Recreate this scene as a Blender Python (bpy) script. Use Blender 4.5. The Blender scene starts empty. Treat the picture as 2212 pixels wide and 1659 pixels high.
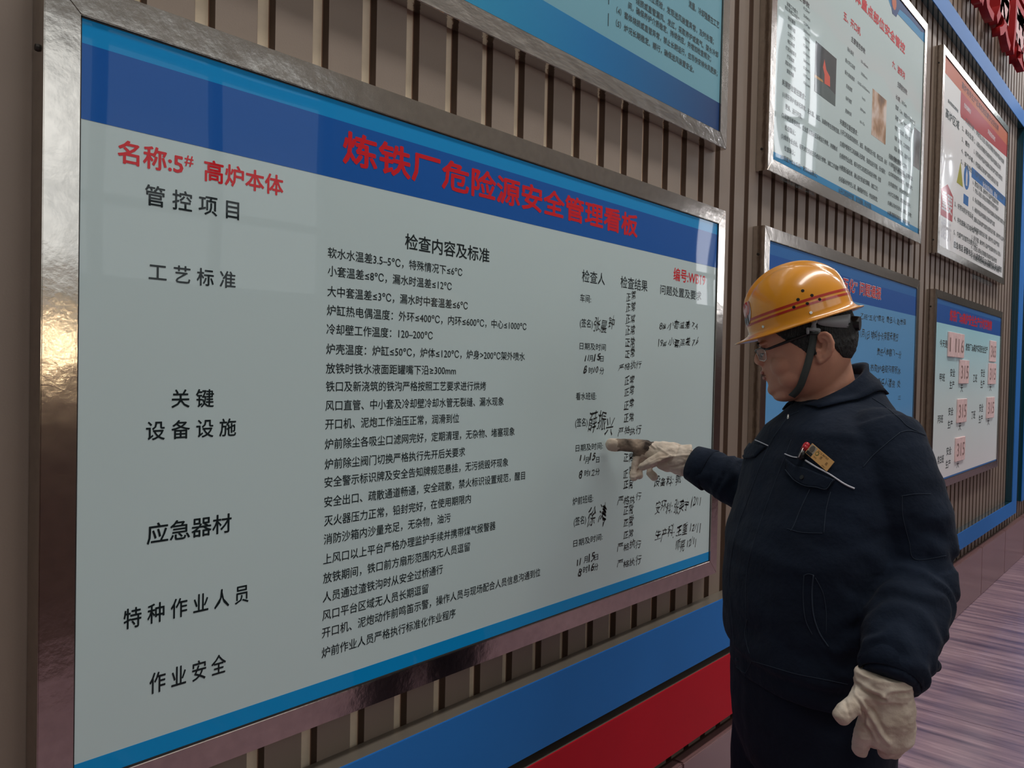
import bpy, bmesh, math, random
from mathutils import Vector, Matrix, noise
R = math.radians
scene = bpy.context.scene
COL = scene.collection
random.seed(7)

# ---------------------------------------------------------------- camera
YAW, PITCH, ROLL = 0.72455, -0.01954, 0.02140
FPX, CXP, CYP = 1700.0, 1106.0, 829.5
CAM = Vector((0.0, -1.22, 1.54))          # wall slat faces lie in y = 0, floor in z = 0
F = Vector((math.cos(YAW)*math.cos(PITCH), math.sin(YAW)*math.cos(PITCH), math.sin(PITCH)))
R0 = Vector((math.sin(YAW), -math.cos(YAW), 0)); U0 = R0.cross(F)
RV = math.cos(ROLL)*R0 + math.sin(ROLL)*U0
UV = -math.sin(ROLL)*R0 + math.cos(ROLL)*U0
cam = bpy.data.cameras.new('camera'); co = bpy.data.objects.new('camera', cam); COL.objects.link(co)
cam.sensor_fit = 'HORIZONTAL'; cam.sensor_width = 36.0; cam.lens = 36.0*FPX/2212.0
cam.clip_start = 0.05; cam.clip_end = 200
m = Matrix((RV, UV, -F)).transposed().to_4x4(); m.translation = CAM
co.matrix_world = m
scene.camera = co

# ---------------------------------------------------------------- world, lights, exposure
scene.view_settings.view_transform = 'Standard'
scene.view_settings.look = 'None'
scene.view_settings.gamma = 1.0
scene.view_settings.use_curve_mapping = False
scene.view_settings.exposure = 0.0
w = bpy.data.worlds.new('world'); scene.world = w; w.use_nodes = True
bg = w.node_tree.nodes['Background']; bg.inputs[0].default_value = (0.80, 0.90, 1.0, 1); bg.inputs[1].default_value = 1.0
def area(name, loc, rot, sx, sy, power, color=(1, 1, 1)):
    l = bpy.data.lights.new(name, 'AREA'); l.shape = 'RECTANGLE'; l.size = sx; l.size_y = sy
    l.energy = power; l.color = color
    o = bpy.data.objects.new(name, l); COL.objects.link(o); o.location = loc; o.rotation_euler = rot
    return o
# overhead area lights added out of view for soft light from above, pointing down
area('added_overhead_light', (3.0, -1.9, 7.0), (0, 0, 0), 9.0, 0.6, 255, (1.0, 0.96, 0.92))
area('added_overhead_light', (14.0, -1.9, 7.0), (0, 0, 0), 9.0, 0.6, 190, (1.0, 0.97, 0.95))

# ---------------------------------------------------------------- helpers
def lin(c):
    return tuple(((v/255.0)/12.92 if v/255.0 <= 0.04045 else ((v/255.0+0.055)/1.055)**2.4) for v in c)
def alb(c, k=1.0):
    return tuple(min(0.95, v*k) for v in lin(c)) + (1.0,)
def unproj(x, y):
    return (F + RV*((x-CXP)/FPX) - UV*((y-CYP)/FPX))
def W(x, y, plane=-0.045):
    """point of the wall plane y = plane that a measured photo pixel falls on -> (x, z)"""
    d = unproj(x, y); s = (plane-CAM.y)/d.y
    return CAM.x+d.x*s, CAM.z+d.z*s, s
MATS = {}
def set_ramp(rp, stops):
    els = rp.color_ramp.elements
    while len(els) > 1: els.remove(els[-1])
    els[0].position = stops[0][0]; els[0].color = stops[0][1]
    for p_, c_ in stops[1:]:
        e = els.new(p_); e.color = c_
def mat(name, color, rough=0.6, metal=0.0, coat=0.0, coat_rough=0.03, spec=0.5, noise_scale=0, noise_amt=0.0,
        bump=0.0, bump_scale=50.0, stretch=(1, 1, 1), emit=None, estr=0.0, sheen=0.0, color2=None, wave=0.0, sub=0.0,
        aniso=0.0, bump2=None):
    if name in MATS: return MATS[name]
    M = bpy.data.materials.new(name); M.use_nodes = True; nt = M.node_tree; b = nt.nodes['Principled BSDF']
    b.inputs['Base Color'].default_value = color
    b.inputs['Roughness'].default_value = rough; b.inputs['Metallic'].default_value = metal
    b.inputs['Coat Weight'].default_value = coat; b.inputs['Coat Roughness'].default_value = coat_rough
    b.inputs['Specular IOR Level'].default_value = spec
    b.inputs['Sheen Weight'].default_value = sheen
    if sub: b.inputs['Subsurface Weight'].default_value = sub; b.inputs['Subsurface Radius'].default_value = (0.012, 0.005, 0.003); b.inputs['Subsurface Scale'].default_value = 1.0
    if emit: b.inputs['Emission Color'].default_value = emit; b.inputs['Emission Strength'].default_value = estr
    if noise_amt or bump or wave:
        geo = nt.nodes.new('ShaderNodeNewGeometry')
        mp = nt.nodes.new('ShaderNodeMapping'); mp.inputs['Scale'].default_value = stretch
        nt.links.new(geo.outputs['Position'], mp.inputs['Vector'])
    if noise_amt:
        n = nt.nodes.new('ShaderNodeTexNoise'); n.inputs['Scale'].default_value = noise_scale; n.inputs['Detail'].default_value = 6
        nt.links.new(mp.outputs['Vector'], n.inputs['Vector'])
        rp = nt.nodes.new('ShaderNodeValToRGB')
        c2 = color2 if color2 else tuple(v*(1-noise_amt) for v in color[:3])+(1,)
        rp.color_ramp.elements[0].position = 0.35; rp.color_ramp.elements[1].position = 0.68
        rp.color_ramp.elements[0].color = c2; rp.color_ramp.elements[1].color = color
        nt.links.new(n.outputs['Fac'], rp.inputs['Fac']); nt.links.new(rp.outputs['Color'], b.inputs['Base Color'])
    last = None
    if bump:
        n = nt.nodes.new('ShaderNodeTexNoise'); n.inputs['Scale'].default_value = bump_scale; n.inputs['Detail'].default_value = 5
        nt.links.new(mp.outputs['Vector'], n.inputs['Vector'])
        bp = nt.nodes.new('ShaderNodeBump'); bp.inputs['Strength'].default_value = bump; bp.inputs['Distance'].default_value = 0.01
        nt.links.new(n.outputs['Fac'], bp.inputs['Height']); nt.links.new(bp.outputs['Normal'], b.inputs['Normal']); last = bp
    if wave:
        n = nt.nodes.new('ShaderNodeTexNoise'); n.inputs['Scale'].default_value = 2.3; n.inputs['Detail'].default_value = 0.5
        nt.links.new(geo.outputs['Position'], n.inputs['Vector'])
        bp = nt.nodes.new('ShaderNodeBump'); bp.inputs['Strength'].default_value = 1.0; bp.inputs['Distance'].default_value = wave
        nt.links.new(n.outputs['Fac'], bp.inputs['Height'])
        if last: nt.links.new(last.outputs['Normal'], bp.inputs['Normal'])
        nt.links.new(bp.outputs['Normal'], b.inputs['Normal']); nt.links.new(bp.outputs['Normal'], b.inputs['Coat Normal'])
    MATS[name] = M; return M

def tag(o, label=None, cat=None, group=None, kind=None):
    if label: o['label'] = label
    if cat: o['category'] = cat
    if group: o['group'] = group
    if kind: o['kind'] = kind
    return o
def empty(name, loc, label, cat, group=None):
    o = bpy.data.objects.new(name, None); COL.objects.link(o); o.location = loc; o.empty_display_size = 0.05
    return tag(o, label, cat, group)
def obj(name, bm, mats, parent=None, smooth=False):
    me = bpy.data.meshes.new(name)
    if isinstance(bm, bmesh.types.BMesh):
        bm.to_mesh(me); bm.free()
    else:
        me = bm
    if not isinstance(mats, (list, tuple)): mats = [mats]
    for q in mats: me.materials.append(q)
    o = bpy.data.objects.new(name, me); COL.objects.link(o)
    if smooth:
        me.polygons.foreach_set('use_smooth', [True]*len(me.polygons)); me.update()
    if parent:
        o.parent = parent
        mi = parent.matrix_basis.inverted()
        if parent.parent: mi = (parent.parent.matrix_basis @ parent.matrix_basis).inverted()
        o.matrix_parent_inverse = mi
    return o
def box(bm, x0, x1, y0, y1, z0, z1, mi=0):
    v = [bm.verts.new(p) for p in ((x0,y0,z0),(x1,y0,z0),(x1,y1,z0),(x0,y1,z0),(x0,y0,z1),(x1,y0,z1),(x1,y1,z1),(x0,y1,z1))]
    for q in ((0,3,2,1),(4,5,6,7),(0,1,5,4),(1,2,6,5),(2,3,7,6),(3,0,4,7)):
        f = bm.faces.new([v[i] for i in q]); f.material_index = mi
    return v
def bxo(name, x0, x1, y0, y1, z0, z1, m, parent=None, bevel=0.0):
    bm = bmesh.new(); box(bm, x0, x1, y0, y1, z0, z1)
    if bevel: bmesh.ops.bevel(bm, geom=bm.edges[:], offset=bevel, segments=2, affect='EDGES')
    return obj(name, bm, m, parent)
def poly_prism(bm, pts, y0, y1, mi=0):
    """pts: (x, z) counter-clockwise seen from the room; slab from y0 (front) to y1 (back)"""
    a = [bm.verts.new((x, y0, z)) for x, z in pts]; b = [bm.verts.new((x, y1, z)) for x, z in pts]
    n = len(pts)
    fs = [bm.faces.new(a), bm.faces.new(b[::-1])]
    for i in range(n):
        fs.append(bm.faces.new((a[i], b[i], b[(i+1) % n], a[(i+1) % n])))
    for f in fs: f.material_index = mi
    return fs

# ---------------------------------------------------------------- materials
K = 1/0.47
m_slat = mat('taupe_laminate', alb((106, 94, 84), K*0.95), 0.5, noise_scale=3, noise_amt=0.12, bump=0.05, bump_scale=300)
m_groove = mat('pale_beige_groove', alb((208, 163, 142), K), 0.6, noise_scale=60, noise_amt=0.05)
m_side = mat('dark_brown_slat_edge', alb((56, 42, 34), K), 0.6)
m_steel = mat('brushed_stainless_steel', (0.60, 0.55, 0.50, 1), 0.15, metal=1.0, bump=0.06, bump_scale=14, stretch=(2, 2, 2),
              noise_scale=25, noise_amt=0.12)
m_steel_dent = mat('dented_stainless_steel', (0.62, 0.60, 0.58, 1), 0.12, metal=1.0, bump=0.5, bump_scale=9, stretch=(1, 1, 2.2))
m_screw = mat('dark_screw_metal', (0.05, 0.045, 0.04, 1), 0.4, metal=0.8)
m_gap = mat('black_gasket', (0.012, 0.012, 0.012, 1), 0.6)
CO = dict(rough=0.5, spec=0.15, coat=0.34, coat_rough=0.02, wave=0.0035)
m_white = mat('white_acrylic_print', alb((146, 160, 160), K*0.96), **CO)
m_cyan = mat('cyan_acrylic_print', (0.0, 0.30, 0.70, 1), **CO)
m_royal = mat('royal_blue_acrylic_print', (0.002, 0.105, 0.44, 1), **CO)
m_red = mat('red_print', (0.70, 0.008, 0.018, 1), **CO)
m_black = mat('black_print', (0.008, 0.016, 0.018, 1), **CO)
m_grey = mat('dark_grey_print', (0.05, 0.07, 0.075, 1), **CO)
m_marker = mat('black_marker_ink', (0.010, 0.012, 0.010, 1), 0.5)
m_teal = mat('pale_teal_acrylic_print', alb((94, 140, 154), K*0.78), **CO)
m_navy = mat('navy_acrylic_print', (0.008, 0.05, 0.20, 1), **CO)
m_body = mat('light_blue_acrylic_print', alb((90, 160, 205), K), **CO)
m_whitelow = mat('cool_white_acrylic_print', alb((180, 188, 200), K), **CO)
m_orange = mat('orange_acrylic_print', (0.62, 0.13, 0.04, 1), **CO)
m_crimson = mat('crimson_acrylic_print', (0.50, 0.035, 0.045, 1), **CO)
m_mid = mat('mid_blue_acrylic_print', (0.02, 0.17, 0.50, 1), **CO)
m_wt = mat('white_print', (0.75, 0.75, 0.78, 1), **CO)
m_yel = mat('yellow_print', (0.45, 0.42, 0.03, 1), **CO)
m_bluepaint = mat('blue_painted_steel', (0.028, 0.20, 0.60, 1), 0.6, spec=0.12, coat=0.06, coat_rough=0.2, noise_scale=1.2, noise_amt=0.12)
m_redpaint = mat('red_painted_steel', (0.56, 0.010, 0.024, 1), 0.6, spec=0.12, coat=0.06, coat_rough=0.2, noise_scale=1.2, noise_amt=0.12)
m_edge = mat('bare_steel_band_edge', alb((90, 84, 76), K), 0.35, metal=0.4)
m_base = mat('maroon_tile', alb((92, 66, 66), K), 0.3, coat=0.4, coat_rough=0.15, noise_scale=2, noise_amt=0.1)
m_letter = mat('red_channel_letter', (0.42, 0.030, 0.045, 1), 0.6, spec=0.1)
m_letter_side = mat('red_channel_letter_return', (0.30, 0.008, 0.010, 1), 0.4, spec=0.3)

# ---------------------------------------------------------------- text
JOBS = []; BUCK = {}
def tx(bucket, s, p0, p1, h, plane=-0.0407, weight=0.0, shear=0.0, level=True, wob=0.0):
    """string s on the wall plane; p0, p1 = centre-left and centre-right of the line in the photo, h = glyph height in photo pixels at p0"""
    x0, z0, s0 = W(p0[0], p0[1], plane); x1, z1, s1 = W(p1[0], p1[1], plane)
    hm = h*s0/FPX
    if level: z0 = z1 = (z0+z1)/2
    JOBS.append((bucket, s, x0, x1, z0, z1, hm, plane, weight, shear, wob))
def txm(bucket, s, x0, x1, z, hm, plane=-0.0407, weight=0.0, shear=0.0, wob=0.0):
    JOBS.append((bucket, s, x0, x1, z, z, hm, plane, weight, shear, wob))
def bucket(parent, name, m, plane=-0.0407):
    k = (parent.name, name, m.name); BUCK[k] = (parent, name, m, [], []); return k
def flush():
    objs = []
    for j in JOBS:
        c = bpy.data.curves.new('t', 'FONT'); c.body = j[1]; c.resolution_u = 2
        o = bpy.data.objects.new('t', c); COL.objects.link(o); objs.append(o)
    dg = bpy.context.evaluated_depsgraph_get(); dg.update()
    for j, o in zip(JOBS, objs):
        e = o.evaluated_get(dg); me = e.to_mesh()
        P, Fc = BUCK[j[0]][3], BUCK[j[0]][4]
        _, s, x0, x1, z0, z1, hm, plane, wt, sh, wob = j
        if BUCK[j[0]][0] is B1 and z1 < 1.87: plane = -0.0404
        if len(me.vertices):
            xs = [v.co.x for v in me.vertices]; a, b = min(xs), max(xs)
            sx = (x1-x0)/(b-a); sy = hm/0.90; base = len(P); nv = len(me.vertices)
            for v in me.vertices:
                X = v.co.x; Y = v.co.y-0.36
                t = (X-a)/(b-a)
                dz = 0.0
                if wob:
                    k = math.floor(X)
                    rr = noise.noise(Vector((k*1.7+x0*9, z0*31, 0.3)))
                    Y = Y*(1+wob*rr*0.35) + wob*0.35*noise.noise(Vector((k*2.3, z0*17, 4.1)))
                    X = X + 0.10*wob*noise.noise(Vector((X*3, Y*3, z0*11)))
                    Y = Y + 0.16*wob*noise.noise(Vector((X*3+9, Y*3, z0*11)))
                P.append((x0+(X-a)*sx+sh*Y*sy, plane, z0+(z1-z0)*t+Y*sy))
            for f in me.polygons: Fc.append([base+i for i in f.vertices])
            if wt:
                src = P[base:base+nv]; fsrc = [list(f.vertices) for f in me.polygons]; d = wt*sy
                offs = [(d, 0), (-d, 0), (0, d), (0, -d)] if wt < 0.015 else [(d, 0), (-d, 0), (0, d), (0, -d), (d*.7, d*.7), (-d*.7, d*.7), (d*.7, -d*.7), (-d*.7, -d*.7)]
                for qi, (ox, oz) in enumerate(offs):
                    bb = len(P)
                    P.extend((p[0]+ox, p[1]+0.000005*(qi+1), p[2]+oz) for p in src)
                    Fc.extend([[bb+i for i in f] for f in fsrc])
        e.to_mesh_clear()
    for o in objs:
        c = o.data; bpy.data.objects.remove(o); bpy.data.curves.remove(c)
    for k, (parent, name, m, P, Fc) in BUCK.items():
        if not P: continue
        me = bpy.data.meshes.new(name); me.from_pydata(P, [], Fc); me.update()
        o = obj(name, me, m, parent); o['kind'] = 'stuff'

# ---------------------------------------------------------------- the hall
NF, NT, H = -3.2, 16.0, 7.2
bm = bmesh.new()
m_fl = mat('floor_vinyl', alb((128, 108, 116), K), 0.28, coat=0.35, coat_rough=0.12)
nt = m_fl.node_tree; b = nt.nodes['Principled BSDF']
geo = nt.nodes.new('ShaderNodeNewGeometry'); mp = nt.nodes.new('ShaderNodeMapping'); mp.inputs['Scale'].default_value = (11.0, 0.9, 1)
mp.inputs['Rotation'].default_value = (0, 0, R(0))
n = nt.nodes.new('ShaderNodeTexNoise'); n.inputs['Scale'].default_value = 1.6; n.inputs['Detail'].default_value = 8; n.inputs['Roughness'].default_value = 0.62
rp = nt.nodes.new('ShaderNodeValToRGB')
set_ramp(rp, [(q_, alb(c_, K*0.85)) for q_, c_ in ((0.28, (62, 50, 68)), (0.42, (98, 80, 94)), (0.55, (128, 104, 112)), (0.78, (176, 152, 160)))])
nt.links.new(geo.outputs['Position'], mp.inputs['Vector']); nt.links.new(mp.outputs['Vector'], n.inputs['Vector'])
nt.links.new(n.outputs['Fac'], rp.inputs['Fac']); nt.links.new(rp.outputs['Color'], b.inputs['Base Color'])
fl = empty_fl = obj('floor', (lambda B: (box(B, -3, 22, NF, 0.05, -0.08, -0.004), B)[1])(bmesh.new()), mat('floor_screed', alb((70, 58, 66), K)))
tag(fl, kind='structure')
# vinyl planks: long strips laid square to the wall
k = 0
for i in range(18):
    for j in range(4):
        x0 = -2.0+i*1.0; y0 = NF+0.0+j*0.82
        bm = bmesh.new(); box(bm, x0+0.0015, x0+0.9985, y0+0.0015, min(y0+0.8185, 0.0), -0.004, 0.0)
        obj('floor_tile', bm, m_fl, fl)
m_wall2 = mat('taupe_wall_paint', alb((96, 94, 90), K), 0.7)
m_ceil = mat('pale_teal_ceiling_paint', alb((150, 172, 176), K), 0.8)
tag(bxo('ceiling', -3, 22, NF, 0.05, H, H+0.1, m_ceil), kind='structure')
tag(bxo('wall_back', -3.1, -3, NF, 0.05, 0, H, m_wall2), kind='structure')
tag(bxo('wall_end', 22, 22.1, NF, 0.05, 0, H, m_wall2), kind='structure')
# window wall opposite (behind the camera): piers, sills and lintels around two storeys of windows
m_day = mat('daylit_window_glass', (0.8, 0.85, 0.9, 1), 0.4, emit=(0.95, 0.96, 1.0, 1), estr=8.0)
m_dayn = mat('overcast_window_glass', (0.8, 0.85, 0.9, 1), 0.4, emit=(0.88, 0.95, 0.97, 1), estr=1.3)
wins = [(-1.6, 0.6, 1.95, 3.3, m_dayn), (0.9, 3.1, 1.95, 3.3, m_dayn), (7.98, 9.5, 2.3, 3.4, m_day),
        (10.1, 11.6, 4.4, 6.5, m_day), (15.6, 16.9, 4.4, 6.5, m_day), (18.3, 19.8, 4.0, 6.5, m_day)]
bm = bmesh.new()
zs = sorted(set([0, H]+[a for q in wins for a in q[2:4]])); xs = sorted(set([-3, 22]+[a for q in wins for a in q[:2]]))
for i in range(len(xs)-1):
    for j in range(len(zs)-1):
        xm, zm = (xs[i]+xs[i+1])/2, (zs[j]+zs[j+1])/2
        if any(q[0] < xm < q[1] and q[2] < zm < q[3] for q in wins): continue
        box(bm, xs[i], xs[i+1], NF-0.2, NF, zs[j], zs[j+1])
wf = tag(obj('wall_front', bm, m_wall2), kind='structure')
bxo('dado_panel', -3, 22, NF, NF+0.015, 0.0, 1.7, mat('dark_brown_dado', alb((78, 62, 56), K), 0.5), wf)
m_streak_glow = mat('warm_streak_glow', (1, 0.8, 0.5, 1), 0.4, emit=(1.0, 0.80, 0.52, 1), estr=40)  # added glow, out of view, only to throw a warm streak into the steel rail
lp_ = empty('added_streak_lamp', (1.45, NF+0.03, 1.80), 'added unseen lamp behind the camera for the warm streak in the left frame', 'lamp')
bxo('streak_glow_strip', 1.34, 1.49, NF+0.03, NF+0.06, 1.59, 1.63, m_streak_glow, lp_); bxo('streak_strip_back', 1.31, 1.52, NF+0.016, NF+0.03, 1.57, 1.65, m_steel, lp_)
m_mull = mat('grey_window_frame', alb((90, 96, 100), K), 0.5)
for n_, (X0, X1, Z0, Z1, mm) in enumerate(wins):
    wo = bxo('window_%d' % (n_+1), X0, X1, NF-0.16, NF-0.14, Z0, Z1, mm); tag(wo, kind='structure')
    bm = bmesh.new()
    for q in range(4):
        xx = X0+(X1-X0-0.06)*q/3; box(bm, xx, xx+0.06, NF-0.14, NF-0.08, Z0, Z1)
    for q in (0, 0.33, 0.94):
        zz = Z0+(Z1-Z0)*q; box(bm, X0, X1, NF-0.13, NF-0.09, zz, zz+0.05)
    obj('mullions', bm, m_mull, wo)
# red banner between the window rows
bn = bxo('banner', 9.5, 20.0, NF+0.002, NF+0.02, 6.58, 7.08, mat('red_banner_cloth', (0.5, 0.03, 0.04, 1), 0.7))
tag(bn, 'long red banner on the window wall opposite the boards', 'banner')

# ---------------------------------------------------------------- slatted wall
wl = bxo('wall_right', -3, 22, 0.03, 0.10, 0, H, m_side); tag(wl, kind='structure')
PITCHS, GRV, DEP = 0.10925, 0.033, 0.0185
X00 = 0.673*1.22 - 0.001
def slat_mesh():
    bm = bmesh.new()
    # profile in (x, y), origin at the right front edge of the flat face; groove floor to the right of it
    wd = PITCHS-GRV
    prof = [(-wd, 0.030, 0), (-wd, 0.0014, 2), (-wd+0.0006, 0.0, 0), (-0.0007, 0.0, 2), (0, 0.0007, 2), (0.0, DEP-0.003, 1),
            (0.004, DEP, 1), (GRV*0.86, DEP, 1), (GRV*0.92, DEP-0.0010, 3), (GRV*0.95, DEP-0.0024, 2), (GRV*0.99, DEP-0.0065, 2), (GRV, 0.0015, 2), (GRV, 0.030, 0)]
    lo = [bm.verts.new((x, y, 0.0)) for x, y, _ in prof]; hi = [bm.verts.new((x, y, H)) for x, y, _ in prof]
    for i in range(len(prof)-1):
        f = bm.faces.new((lo[i], lo[i+1], hi[i+1], hi[i])); f.material_index = prof[i][2]
        if i == 2: f.material_index = 0
    f = bm.faces.new(lo[::-1]); f = bm.faces.new(hi)
    me = bpy.data.meshes.new('slat'); bm.to_mesh(me); bm.free()
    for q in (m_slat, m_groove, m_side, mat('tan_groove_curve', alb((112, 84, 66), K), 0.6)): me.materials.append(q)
    return me
sm = slat_mesh()
for k in range(-32, 83):
    o = bpy.data.objects.new('slat', sm); COL.objects.link(o); o.parent = wl
    o.location = (X00+k*PITCHS, 0, 0)

# maroon skirting of tiles
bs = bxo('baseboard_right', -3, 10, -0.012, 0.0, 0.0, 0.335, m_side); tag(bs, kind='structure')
for i in range(14):
    x0 = -2.1+i*0.85+0.0
    bxo('skirting_tile', x0+0.002, x0+0.848, -0.05, -0.012, 0.0, 0.343, m_base, bs, 0.004)

# painted bands
def band(name, x0, x1, z0, z1, m, label, back=-0.001):
    t = empty(name, (x0, 0, z0), label, 'panel')
    bxo('front_sheet', x0, x1, -0.052, -0.048, z0, z1, m, t, 0.001)
    bxo('box_core', x0+0.001, x1-0.001, -0.048, back, z0+0.001, z1-0.001, m_edge, t)
    return t
band('blue_band', -2.9, 3.6, 0.632, 0.803, m_bluepaint, 'long blue band under the big board, above the red band')
band('red_band', -2.9, 3.6, 0.395, 0.606, m_redpaint, 'long red band just above the maroon skirting')
# blue rectangular border of the farther boards
fr = empty('blue_border_frame', (4.0, 0, 0.43), 'blue box-section border around the farther notice boards', 'frame')
m_bs = mat('blue_return_dark_reflection', (0.006, 0.05, 0.075, 1), 0.12, coat=1)  # dark reflection on the return faces is put into this base colour
def bar(x0, x1, z0, z1):
    bxo('border_bar', x0, x1, -0.050, -0.046, z0, z1, m_bluepaint, fr, 0.001)
    bxo('bar_return', x0+0.001, x1-0.001, -0.046, -0.001, z0+0.001, z1-0.001, m_bs, fr)
bar(3.7, 7.69, 3.567, 3.690); bar(3.7, 7.69, 0.430, 0.545); bar(7.49, 7.69, 0.545, 3.567)
pn = empty('display_board', (7.9, 0, 0.5), 'plain blue display board at the far right edge, past the blue border', 'display board')
bxo('front_sheet', 7.90, 9.6, -0.054, -0.050, 0.50, 3.69, m_bluepaint, pn, 0.001)
bxo('panel_core', 7.901, 9.599, -0.050, -0.001, 0.501, 3.689, m_bs, pn)
bxo('pull_handle', 8.02, 8.10, -0.085, -0.054, 1.35, 1.80, mat('dark_handle_metal', (0.03, 0.03, 0.03, 1), 0.4, metal=0.6), pn, 0.008)
kpl = bucket(pn, 'white_lettering', m_wt)
for i, ch in enumerate('安全生产'): txm(kpl, ch, 8.10, 8.32, 2.55-i*0.30, 0.20, plane=-0.0545, weight=0.01)

# ---------------------------------------------------------------- notice boards
BPL = -0.040   # face of the acrylic
def board(x0, z0, wd, ht, label, dent=False, base=None):
    t = empty('notice_board', (x0, 0, z0), label, 'notice board', 'framed notice boards on the slatted wall')
    x1, z1 = x0+wd, z0+ht; fw = 0.046
    bm = bmesh.new(); box(bm, x0+fw*0.5, x1-fw*0.5, BPL, -0.004, z0+fw*0.5, z1-fw*0.5); obj('acrylic_panel', bm, base or m_white, t)
    for a, c in ((((x0, z0), (x1, z0), (x1-fw, z0+fw), (x0+fw, z0+fw)), 0), (((x1, z0), (x1, z1), (x1-fw, z1-fw), (x1-fw, z0+fw)), 1),
                 (((x1, z1), (x0, z1), (x0+fw, z1-fw), (x1-fw, z1-fw)), 1), (((x0, z1), (x0, z0), (x0+fw, z0+fw), (x0+fw, z1-fw)), 1)):
        bm = bmesh.new(); poly_prism(bm, a, -0.0445, -0.001)
        bmesh.ops.bevel(bm, geom=[e for e in bm.edges if abs(e.verts[0].co.y+0.0445) < 1e-5 and abs(e.verts[1].co.y+0.0445) < 1e-5], offset=0.0012, segments=2, affect='EDGES')
        obj('frame_rail', bm, m_steel_dent if (dent and c == 0) else m_steel, t)
    bm = bmesh.new(); g = 0.0022
    xa, xb, za, zb = x0+fw, x1-fw, z0+fw, z1-fw
    for q in ((xa, xb, zb-g, zb), (xa, xb, za, za+g), (xa, xa+g, za, zb), (xb-g, xb, za, zb)): box(bm, q[0], q[1], BPL-0.0012, BPL-0.0002, q[2], q[3])
    obj('gasket', bm, m_gap, t)
    for zz in (z0+0.075, z1-0.10):
        bm = bmesh.new(); bmesh.ops.create_cone(bm, segments=12, radius1=0.0055, radius2=0.0045, depth=0.004, cap_ends=True, matrix=Matrix.Translation((x0-0.0015, -0.022, zz)) @ Matrix.Rotation(R(-90), 4, 'Y'))
        obj('screw', bm, m_screw, t)
    return t, xa, xb, za, zb
def sheet(name, parent, x0, x1, z0, z1, m, y=BPL-0.0003):
    bm = bmesh.new(); box(bm, x0, x1, y, BPL+0.001, z0, z1); return obj(name, bm, m, parent)
def shape(name, parent, pts, m, y=BPL-0.0006):
    bm = bmesh.new(); poly_prism(bm, pts, y, BPL+0.001); bmesh.ops.recalc_face_normals(bm, faces=bm.faces[:]); return obj(name, bm, m, parent)

# -- board 1: the big one
B1, xa, xb, za, zb = board(0.372, 0.893, 1.974, 1.167, 'large white notice board with blue header that the worker points at')
sheet('cyan_header_stripe', B1, xa, xb, zb-0.036, zb, m_cyan)
sheet('blue_header_band', B1, xa, xb, W(164, 251)[1], zb-0.036, m_royal)
sheet('cyan_footer_stripe', B1, xa, xb, za, za+0.030, m_cyan)
kr = bucket(B1, 'red_lettering', m_red); kb = bucket(B1, 'black_lettering', m_black); kh = bucket(B1, 'handwriting', m_marker)
tx(kr, '炼铁厂危险源安全管理看板', (742.4, 314), (1376.7, 492.8), 68, weight=0.028)
tx(kr, '名称:5', (255.6, 331), (395.7, 351.5), 48, weight=0.022)
tx(kr, '#', (399.4, 343), (418, 347), 30, weight=0.01)
tx(kr, '高炉本体', (442, 371), (611.7, 400.5), 45, weight=0.020)
tx(kr, '编号:WB19', (1455.5, 593.8), (1523.7, 604.5), 27, weight=0.015)
for s, p0, p1, h in (('管 控 项 目', (314, 422), (516.5, 455), 43), ('工 艺 标 准', (322, 587), (509, 606), 38), ('关 键', (371, 862), (462, 861), 39),
                     ('设 备 设 施', (316, 930), (510, 925), 40), ('应急器材', (318, 1152), (500, 1133), 43),
                     ('特 种 作 业 人 员', (267.6, 1338), (537, 1283), 43), ('作 业 安 全', (323.7, 1474), (488, 1437.6), 44),
                     ('检查内容及标准', (875.8, 524), (1057.5, 551), 33)):
    tx(kb, s, p0, p1, h, weight=0.012)
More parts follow.
